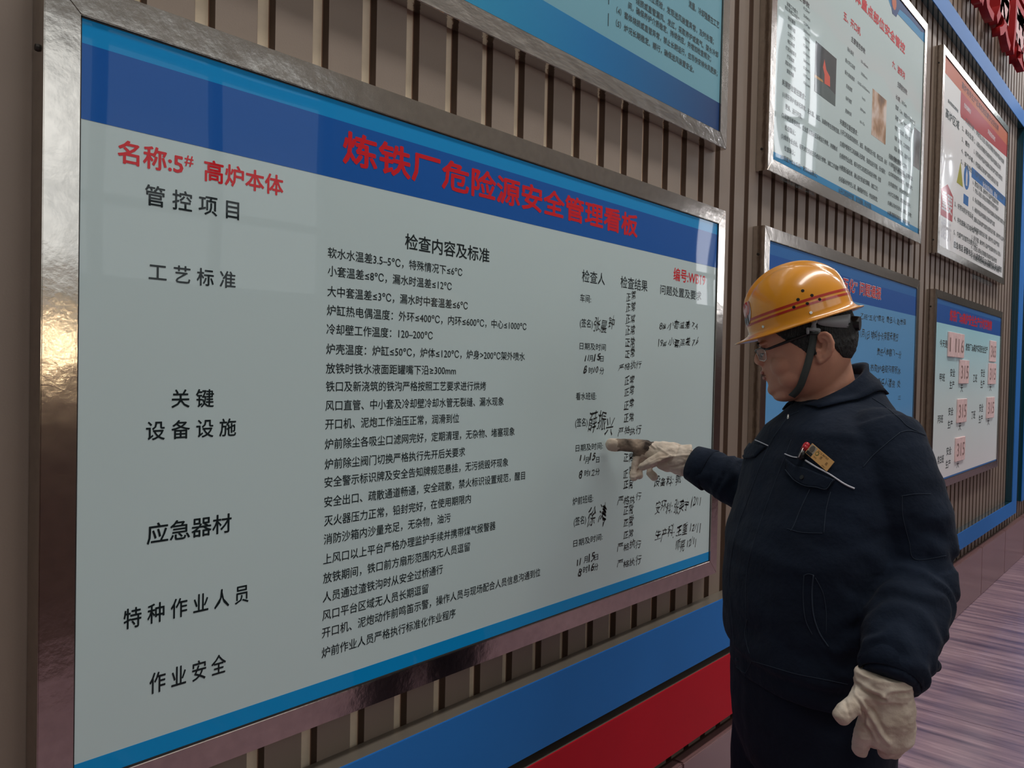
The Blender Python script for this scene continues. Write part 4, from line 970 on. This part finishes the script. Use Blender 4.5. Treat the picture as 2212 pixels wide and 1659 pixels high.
# cuffs
def cuff(A, B, r0, r1, name):
    bm = bmesh.new(); tube(bm, [A, A.lerp(B, .5), B], [r0, (r0+r1)/2, r1], seg=32, ends=False); 
    bmesh.ops.delete(bm, geom=[f for f in bm.faces if len(f.verts) == 3], context='FACES')
    o = obj(name, bm, m_navyc, jacket, True); sd = o.modifiers.new('t', 'SOLIDIFY'); sd.thickness = 0.004; sd.offset = 1; return o
dL = (WL-EL).normalized()
cuff(WL-dL*0.048, WL+(PT(1919, 1480, 1.295)-WL)*0.5, 0.050, 0.046, 'cuff')
cuff(WR.lerp(MR, .5), WR, 0.050, 0.041, 'cuff')
bm = bmesh.new(); tube(bm, [PT(1992, 1436, 1.32), PT(2012, 1433, 1.33), PT(2019, 1438, 1.335)], [0.012, 0.013, 0.011], flat=(unproj(2000, 1436), 0.5), seg=14); obj('cuff_tab', bm, m_navyc, jacket, True)

# identity card and pen in the breast pocket
c7 = lambda a, b_: (1640+a*.11754, 930+b_*.11754)
cc, nn = hit(*c7(1155, 515)); tl = hit(*c7(1020, 255))[0]; tr = hit(*c7(1425, 595))[0]; bl = hit(*c7(885, 425))[0]
ex = (tr-tl).normalized(); ey_ = ((bl-tl)-ex*(bl-tl).dot(ex)).normalized(); ez = ex.cross(ey_).normalized()
if ez.dot(CAM-cc) < 0: ez = -ez
wC, hC = (tr-tl).length, (bl-tl).length
idc = empty('identity_card', cc, 'orange identity card with portrait clipped in the worker\'s breast pocket', 'card')
org = tl+ez*0.0075
def cardbox(name, x0, x1, y0, y1, z0, z1, m_):
    bm = bmesh.new(); v = box(bm, x0*wC, x1*wC, y0*hC, y1*hC, z0, z1)
    M = Matrix((ex, ey_, ez)).transposed().to_4x4(); M.translation = org
    bmesh.ops.transform(bm, matrix=M, verts=bm.verts[:]); bmesh.ops.recalc_face_normals(bm, faces=bm.faces[:]); return obj(name, bm, m_, idc)
cardbox('card_body', 0, 1, 0, 1, 0, 0.0012, mat('orange_card', (0.80, 0.44, 0.15, 1), 0.4))
cardbox('portrait_background', 0.02, 0.27, 0.04, 0.96, 0.0012, 0.0015, mat('portrait_grey', (0.42, 0.36, 0.28, 1), 0.4))
cardbox('portrait_clothes', 0.03, 0.26, 0.66, 0.95, 0.0015, 0.0018, m_bplastic)
def carddisc(name, x, y, rx, ry, z, m_):
    bm = bmesh.new(); M = Matrix((ex, ey_, ez)).transposed().to_4x4(); M.translation = org+ex*x*wC+ey_*y*hC+ez*z
    bmesh.ops.create_circle(bm, cap_ends=True, segments=24, radius=1, matrix=M @ Matrix.Diagonal((rx, ry, 1, 1)))
    for f in bm.faces:
        if f.normal.dot(ez) < 0: f.normal_flip()
    return obj(name, bm, m_, idc)
carddisc('portrait_face', 0.14, 0.38, 0.0052, 0.0072, 0.0020, mat('portrait_face_grey', (0.13, 0.11, 0.085, 1), 0.5))
carddisc('green_emblem', 0.37, 0.40, 0.0038, 0.0038, 0.0016, mat('emblem_green', (0.10, 0.20, 0.045, 1), 0.5))
carddisc('emblem_centre', 0.37, 0.40, 0.0026, 0.0026, 0.0018, MATS['orange_card'])
m_ctx = mat('brown_card_print', (0.10, 0.045, 0.012, 1), 0.5)
def cardtext(s_, x0, x1, y, hgt, m_=None, z=0.0019):
    c_ = bpy.data.curves.new('t', 'FONT'); c_.body = s_; c_.resolution_u = 2
    o = bpy.data.objects.new('t', c_); COL.objects.link(o); dg = bpy.context.evaluated_depsgraph_get(); dg.update()
    me = bpy.data.meshes.new_from_object(o.evaluated_get(dg)); bpy.data.objects.remove(o)
    xs = [v.co.x for v in me.vertices]; a, b_ = min(xs), max(xs)
    for v in me.vertices:
        v.co = org+ex*((x0+(v.co.x-a)/(b_-a)*(x1-x0))*wC)+ey_*((y*hC)-(v.co.y-0.36)*hgt/0.9)+ez*z
    me.materials.clear(); o = obj('card_print', me, m_ or m_ctx, idc); o['kind'] = 'stuff'
cardtext('员工证 高炉车间', 0.34, 0.80, 0.17, 0.0040); cardtext('师', 0.53, 0.61, 0.47, 0.0062); cardtext('亮', 0.80, 0.88, 0.55, 0.0062); cardtext('姓名', 0.34, 0.46, 0.76, 0.0030); cardtext('炼铁厂', 0.74, 0.92, 0.88, 0.0024)
pen = empty('pen', hit(*c7(870, 400))[0], 'black marker pen with red cap end in the breast pocket beside the card', 'pen')
pA, pB, pC = [hit(*c7(*q))[0]+nn*0.008 for q in ((910, 300), (860, 385), (790, 560))]
bm = bmesh.new(); tube(bm, [pB, pC], [0.0058, 0.0062], seg=16, ends=False); obj('pen_barrel', bm, m_bplastic, pen, True)
bm = bmesh.new(); tube(bm, [pA, pB], [0.0064, 0.0062], seg=16); obj('pen_cap', bm, mat('red_plastic', (0.5, 0.02, 0.03, 1), 0.3), pen, True)
bm = bmesh.new(); tube(bm, [hit(*c7(880, 380))[0]+nn*0.0155, hit(*c7(805, 540))[0]+nn*0.0155], [0.0009, 0.0013], seg=8); obj('pen_clip', bm, m_silver, pen, True)

# ---------------- trousers and shoes
bm = bmesh.new()
wc = PEL.copy(); 
ring_loft(bm, [ringe(Vector((wc.x, wc.y, z)), tf, a, bf, bb) for z, a, bf, bb in ((0.985, .180, .135, .125), (0.93, .186, .140, .128), (0.86, .190, .138, .140), (0.79, .188, .128, .140), (0.74, .170, .110, .120))])
for hip, kn, an in feet:
    tube(bm, [hip+Vector((0, 0, -.02)), hip.lerp(kn, .4), kn, kn.lerp(an, .5), an+Vector((0, 0, -.02))], [.108, .098, .084, .080, .078], seg=28)
tr_me = remesh(bm, 0.0065, 5)
normals_displace(tr_me, lambda c_, n_: 0.006*noise.noise(Vector((c_.x*9, c_.y*9, c_.z*4)))+0.002*noise.noise(c_*25))
trousers = P_(tr_me, m_trs, 'trousers')
m_shoe = mat('black_work_shoe_leather', (0.012, 0.011, 0.011, 1), 0.4)
for hip, kn, an in feet:
    bm = bmesh.new(); g0 = Vector((an.x, an.y, 0.0))
    tube(bm, [g0-tf[0]*0.045+Vector((0, 0, .045)), g0+tf[0]*0.06+Vector((0, 0, .045)), g0+tf[0]*0.16+Vector((0, 0, .038))], [.044, .046, .036], seg=20)
    tube(bm, [g0+Vector((0, 0, .05)), g0+Vector((0, 0, .11))], [.044, .042], seg=18)
    for v in bm.verts: v.co.z = max(v.co.z, 0.012)
    sh = P_(remesh(bm, 0.006, 3), m_shoe, 'shoe')
    bm = bmesh.new()
    pts = [g0+tf[0]*(0.055+0.135*math.cos(2*math.pi*k/24)*1.05)+tf[1]*(0.048*math.sin(2*math.pi*k/24)) for k in range(24)]
    lo = [bm.verts.new((p.x, p.y, 0.0)) for p in pts]; hi = [bm.verts.new((p.x, p.y, 0.022)) for p in pts]
    bm.faces.new(lo[::-1]); bm.faces.new(hi)
    for k in range(24): bm.faces.new((lo[k], lo[(k+1) % 24], hi[(k+1) % 24], hi[k]))
    obj('sole', bm, m_bplastic, sh)

# ---------------- gloves
def pix(c_):
    v = c_-CAM; dd = v.dot(F); return CXP+FPX*v.dot(RV)/dd, CYP-FPX*v.dot(UV)/dd
def seg_d(x, y, L_):
    best = 1e9
    for (a, b_), (c, d) in zip(L_, L_[1:]):
        t = max(0, min(1, ((x-a)*(c-a)+(y-b_)*(d-b_))/((c-a)**2+(d-b_)**2))); best = min(best, math.hypot(x-a-t*(c-a), y-b_-t*(d-b_)))
    return best
def crumple(k_, folds=()):
    def fn(c_, n_):
        d = 0.0032*noise.noise(c_*26+Vector((k_, 0, 0)))+0.0018*noise.noise(c_*60+Vector((k_, 3, 0)))+0.0009*noise.noise(Vector((c_.x*90, c_.y*90, c_.z*160)))
        if folds and n_.dot((CAM-c_).normalized()) > -0.1:
            x, y = pix(c_)
            for L_, amp, wd_ in folds:
                q = seg_d(x, y, L_)
                if q < wd_*3.2: d += amp*math.exp(-(q/wd_)**2)
        return d
    return fn
FL = [(((1856, 1472), (1880, 1488), (1905, 1499), (1915, 1508)), .0035, 4), (((1905, 1506), (1925, 1492), (1955, 1490), (1966, 1486)), .0035, 4), (((1860, 1488), (1885, 1502), (1912, 1512)), -.0035, 3.5), (((1925, 1503), (1962, 1499)), -.003, 3.5),
      (((1858, 1512), (1880, 1545), (1905, 1585), (1922, 1606)), .0038, 5), (((1870, 1515), (1895, 1552), (1916, 1590)), -.0026, 4), (((1858, 1540), (1878, 1570), (1896, 1600)), .003, 4), (((1862, 1560), (1885, 1590)), -.003, 3.5),
      (((1849, 1508), (1862, 1530), (1868, 1560)), -.0035, 3.5), (((1826, 1515), (1834, 1545)), -.002, 3), (((1850, 1465), (1848, 1500), (1858, 1530)), .002, 3)]
FR = [(((1377, 1011), (1398, 1002), (1425, 990), (1450, 986), (1488, 983)), .0022, 2.2), (((1420, 965), (1442, 980), (1450, 986)), .002, 2.2), (((1467, 960), (1463, 972), (1460, 982)), -.003, 2.2), (((1445, 975), (1455, 976)), -.002, 2.5),
      (((1420, 1002), (1440, 1000), (1450, 992)), -.003, 3), (((1445, 1012), (1462, 1008), (1480, 1002)), -.0025, 3), (((1395, 955), (1408, 962), (1416, 968)), .0018, 2), (((1400, 960), (1412, 970)), -.0018, 1.6)]
bm = bmesh.new(); hand_left(bm, 1.0)
tube(bm, [PT(1911, 1452, 1.298), PT(1911, 1475, 1.298), PT(1913, 1500, 1.298)], [0.044, 0.044, 0.041], flat=(unproj(1911, 1475), 0.75), seg=28, ends=False)
gm = remesh(bm, 0.0022, 3); normals_displace(gm, crumple(0, FL)); gl = P_(gm, m_glove, 'glove'); gl['label'] = 'cream canvas glove on the hanging hand'
bm = bmesh.new(); hand_right(bm, 1.0)
tube(bm, [PT(1428, 984, 2.0), PT(1450, 988, 1.995), PT(1474, 993, 1.99), PT(1491, 995, 1.985)], [0.030, 0.036, 0.040, 0.042], flat=(unproj(1470, 990), 0.8), seg=28, ends=False)
tube(bm, [PT(1405, 1003, dr(1405, -.046)), PT(1425, 995, dr(1425, -.046)), PT(1450, 984, dr(1450, -.036))], [.0022, .0026, .0020], seg=8)
gm = remesh(bm, 0.0020, 3); normals_displace(gm, crumple(5, FR))
gm.materials.append(m_glove); gr = P_(gm, m_glove, 'glove'); gr['label'] = 'cream canvas glove with a soot-stained pointing finger'
gm.materials.append(m_dirty)
for p in gm.polygons:
    c_ = p.center; v = c_-CAM; dd = v.dot(F); x = CXP+FPX*v.dot(RV)/dd; y = CYP-FPX*v.dot(UV)/dd
    if 1334+9*noise.noise(c_*120) < x < 1412 and y < 985+10*noise.noise(c_*90) and x < 1408-(y-962)*0.9+8*noise.noise(c_*70): p.material_index = len(gm.materials)-1

# ---------------- helmet (worn)
he = frame_from((-0.285, 0.958), R(18.5), R(2.5))
HC = PT(1727, 686, 1.635); HE = mk(HC, he)
LF, LB, WS, HT = 0.106, 0.106, 0.096, 0.111
def dome(t, s_, off=0.0):
    """t angle, s_ height in metres above the rim line"""
    k = max(0.0, min(1.0, s_/HT)); rho = max(0.0, 1-k**2.35)**(1/2.05)
    ct, st = math.cos(t), math.sin(t)
    x = ct*((LF if ct > 0 else LB)*rho+off*(1-k)); y = st*(WS*rho+off*(1-k)); z = s_+off*k
    if ct < 0: z *= 1-0.00*ct
    # ridge along the crown
    rdg = 0.0058*math.exp(-(abs(y)/0.019)**6)*min(1, max(0, (s_-0.035)/0.03)) if s_ > 0.035 else 0
    groove = -0.0030*math.exp(-((abs(y)-0.026)/0.005)**2)*min(1, max(0, (s_-0.04)/0.03)) if s_ > 0.04 else 0
    n_ = Vector((x/LF**2, y/WS**2, (s_/HT**2 if s_ > 0 else 0))); n_.normalize()
    return HE @ (Vector((x, y, z))+n_*(rdg+groove))
NS = 96
bm = bmesh.new(); rings = []
def brim(t, q):
    ct, st = math.cos(t), math.sin(t)
    ext = 0.008+0.027*max(0, ct)**2.6+0.009*max(0, -ct)**3
    drop = 0.018-0.006*max(0, ct)**3-0.002*max(0, -ct)**2
    b0 = Vector((ct*(LF if ct > 0 else LB), st*WS, 0)); n_ = Vector((ct/LF, st/WS, 0)).normalized()
    return HE @ (b0+n_*(ext*(0.12*q+0.88*q**2.2))+Vector((0, 0, -drop*(1-(1-q)**1.35))))
for q in (1.0, 0.85, 0.68, 0.5, 0.32, 0.15): rings.append([brim(2*math.pi*k/NS, q) for k in range(NS)])
for j in range(0, 27):
    a = j/26*math.pi/2; s_ = HT*math.sin(a)**1.0
    if j == 26: s_ = HT*0.9995
    rings.append([dome(2*math.pi*k/NS, s_) for k in range(NS)])
vs = [[bm.verts.new(p) for p in r] for r in rings]
for a, b_ in zip(vs, vs[1:]):
    for k in range(NS): bm.faces.new((a[k], a[(k+1) % NS], b_[(k+1) % NS], b_[k]))
bm.faces.new(vs[-1])
me = bpy.data.meshes.new('hard_hat'); bm.to_mesh(me); bm.free()
bvh_h = BVHTree.FromPolygons([v.co for v in me.vertices], [list(p.vertices) for p in me.polygons])
helmet = P_(me, m_helm, 'hard_hat'); helmet['label'] = 'orange-yellow safety helmet with two red stripes'
sd = helmet.modifiers.new('t', 'SOLIDIFY'); sd.thickness = 0.0026; sd.offset = -1
for s0, s1 in ((0.0125, 0.0170), (0.0215, 0.0265)):
    bm = bmesh.new(); a = [bm.verts.new(dome(2*math.pi*k/NS, s0, 0.0006)) for k in range(NS)]; b_ = [bm.verts.new(dome(2*math.pi*k/NS, s1, 0.0006)) for k in range(NS)]
    for k in range(NS): bm.faces.new((a[k], a[(k+1) % NS], b_[(k+1) % NS], b_[k]))
    o = obj('red_stripe', bm, m_hstripe, helmet, True)
for x, y in ((1734, 628), (1754, 638), (1724, 647), (1744, 656), (1770.6, 647), (1715, 664)): stud('vent_hole', x, y, 0.0036, 0.0016, m_hole, bvh_h, helmet)
for x, y in ((1751.5, 675.5), (1649, 705.5)): stud('rivet', x, y, 0.0036, 0.003, m_silver, bvh_h, helmet)
def dome_disc(name, a0, s0, ra, rs, off, m_, n_=24):
    bm = bmesh.new(); c_ = bm.verts.new(dome(R(a0), s0, off)); R1 = [bm.verts.new(dome(R(a0+ra*.5*math.cos(a*2*math.pi/n_)), s0+rs*.5*math.sin(a*2*math.pi/n_), off)) for a in range(n_)]
    R2 = [bm.verts.new(dome(R(a0+ra*math.cos(a*2*math.pi/n_)), s0+rs*math.sin(a*2*math.pi/n_), off)) for a in range(n_)]
    for a in range(n_):
        b_ = (a+1) % n_; bm.faces.new((c_, R1[a], R1[b_])); bm.faces.new((R1[a], R2[a], R2[b_], R1[b_]))
    bmesh.ops.recalc_face_normals(bm, faces=bm.faces[:]); return obj(name, bm, m_, helmet)
dome_disc('emblem_ground', 20, 0.040, 16, 0.025, 0.0012, m_pipe); dome_disc('red_round_emblem', 20, 0.047, 14, 0.017, 0.0020, m_hstripe)
for k in (-1, 0, 1): dome_disc('emblem_bar', 20+k*7, 0.026, 1.6, 0.010, 0.0022, m_bplastic, 12)
# suspension band, knob, buckle and strap
def on_face(x, y, off=0.002):
    c, n_ = hit(x, y, bvh_body)
    return (x, y, (c-CAM).dot(F)-off) if c else (x, y, 1.6)
bm = bmesh.new()
n = 14; top_, bot = [], []
for k in range(n+1):
    t = k/n
    x = 1762+74*t; yT = 690-12*t; yB = 693+26*t**0.45-11*t
    xx, yy, dd = on_face(x, (yT+yB)/2, 0.006)
    top_.append(bm.verts.new(PT(x, yT, dd))); bot.append(bm.verts.new(PT(x, yB, dd)))
for k in range(n): bm.faces.new((top_[k], top_[k+1], bot[k+1], bot[k]))
o = obj('headband', bm, m_gplastic, helmet, True); sd = o.modifiers.new('t', 'SOLIDIFY'); sd.thickness = 0.002; sd.offset = 0
kb_ = HL(1849, 699, 18); ax = (kb_-HD); ax.z = 0; ax = ax.normalized()
bm = bmesh.new(); M = Matrix.Translation(kb_) @ ax.to_track_quat('Z', 'Y').to_matrix().to_4x4()
bmesh.ops.create_cone(bm, segments=14, radius1=0.016, radius2=0.014, depth=0.016, cap_ends=True, matrix=M); obj('ratchet_knob', bm, m_bplastic, helmet)
bm = bmesh.new(); M2 = Matrix.Translation(kb_-ax*0.010) @ ax.to_track_quat('Z', 'Y').to_matrix().to_4x4(); bmesh.ops.create_cone(bm, segments=6, radius1=0.018, radius2=0.017, depth=0.008, cap_ends=True, matrix=M2); obj('ratchet_housing', bm, m_bplastic, helmet)
def ribbon(name, pts, wid, m_, parent, th=0.0016):
    """pts: (x, y, depth); flat ribbon facing the camera side of the face"""
    P = [PT(*q) for q in curve_pts(pts, 5)]; bm = bmesh.new(); L_, R_ = [], []
    for i, p in enumerate(P):
        t = (P[min(i+1, len(P)-1)]-P[max(i-1, 0)]).normalized(); o_ = p-HD
        q = bvh_body.find_nearest(p); nrm = q[1] if q[0] is not None else (CAM-p).normalized()
        if q[0] is not None and (p-q[0]).dot(q[1]) < 0.0040: p = q[0]+q[1]*0.0042
        s_ = t.cross(nrm).normalized(); L_.append(bm.verts.new(p+s_*wid/2)); R_.append(bm.verts.new(p-s_*wid/2))
    for i in range(len(P)-1): bm.faces.new((L_[i], L_[i+1], R_[i+1], R_[i]))
    o = obj(name, bm, m_, parent, True); sd = o.modifiers.new('t', 'SOLIDIFY'); sd.thickness = th; sd.offset = 0; return o
sp_ = [(1758, 712), (1757, 726), (1755, 742), (1750, 766), (1743, 793), (1737, 811), (1730, 829), (1720, 845), (1710, 855)]
ribbon('chin_strap', [on_face(*q) for q in sp_], 0.0140, m_strap, helmet)
dB = on_face(1757, 708)[2]-0.003
bm = bmesh.new()
def bx3(bm, pa, pb, w2):
    tube(bm, [pa, pb], [w2, w2], seg=10)
bx3(bm, PT(1745, 711, dB), PT(1769, 713, dB), 0.0038); bx3(bm, PT(1745, 711, dB), PT(1745, 719, dB), 0.0030); bx3(bm, PT(1768, 713, dB), PT(1769, 720, dB), 0.0030)
tube(bm, [PT(1759, 694, dB), PT(1758, 700, dB), PT(1757, 711, dB)], [0.0065, 0.0040, 0.0062], seg=10, flat=(unproj(1757, 700), 0.4))
obj('strap_buckle', bm, m_gplastic, helmet, True)

# ---------------- glasses (worn)
gls = bpy.data.objects.new('glasses', None); COL.objects.link(gls); gls.parent = person; gls.matrix_parent_inverse = person.matrix_basis.inverted()
for s_ in (1, -1):
    bm = bmesh.new(); tpp = [HLm(1652, 755, 68), HLm(1662, 753, 74), HLm(1700, 738, 82), HLm(1725, 729, 84), HLm(1750, 720, 85), HLm(1766, 722, 86)]; tube(bm, [HM @ Vector((q.x, q.y*s_, q.z)) for q in tpp], [0.0018, 0.0026, 0.0030, 0.0030, 0.0020, 0.0016], seg=10, ends=False)
    obj('temple', bm, m_bplastic, gls, True)
    uo = tpp[0].x/MMV+1
    cor = [(uo, 66, 4), (uo+8, 50, 7), (82, 24, 6), (84, 12, 1), (82, 12, -9), (80, 22, -18), (uo+8, 44, -22), (uo+1, 60, -18), (uo-1, 67, -7)]
    lp = [HM @ h(u, l*s_, v) for u, l, v in cor]
    bm = bmesh.new(); tube(bm, [HM @ h(u, l*s_, v) for u, l, v in ((uo-2, 68, 3), (uo, 66, 4), (uo+8, 50, 7), (82, 24, 6), (84, 12, 1))], [0.0022]*2+[0.0016]*3, seg=8); obj('rim', bm, m_bplastic, gls, True)
    bm = bmesh.new(); tube(bm, lp[3:]+[lp[0]], [0.0007]*7, seg=6); obj('rim', bm, m_silver, gls, True)
    bm = bmesh.new(); vs_ = [bm.verts.new(p) for p in lp]; c_ = bm.verts.new(sum(lp, Vector())/len(lp)+hf[0]*0.002)
    for i in range(len(vs_)): bm.faces.new((vs_[i], vs_[(i+1) % len(vs_)], c_))
    M_ = mat('lens_glass', (0.9, 0.93, 0.95, 1), 0.02)
    M_.node_tree.nodes['Principled BSDF'].inputs['Transmission Weight'].default_value = 0.9; M_.node_tree.nodes['Principled BSDF'].inputs['IOR'].default_value = 1.08
    obj('lens', bm, M_, gls, True)
    bm = bmesh.new(); tube(bm, [HM @ h(83, 11*s_, -5), HM @ h(77, 9*s_, -8)], [0.001, 0.002], seg=6); obj('nose_pad', bm, m_silver, gls, True)
bm = bmesh.new(); tube(bm, [HM @ h(84, 12, 1), HM @ h(87, 0, 4), HM @ h(84, -12, 1)], [0.0012]*3, seg=8); obj('bridge', bm, m_bplastic, gls, True)
flush()
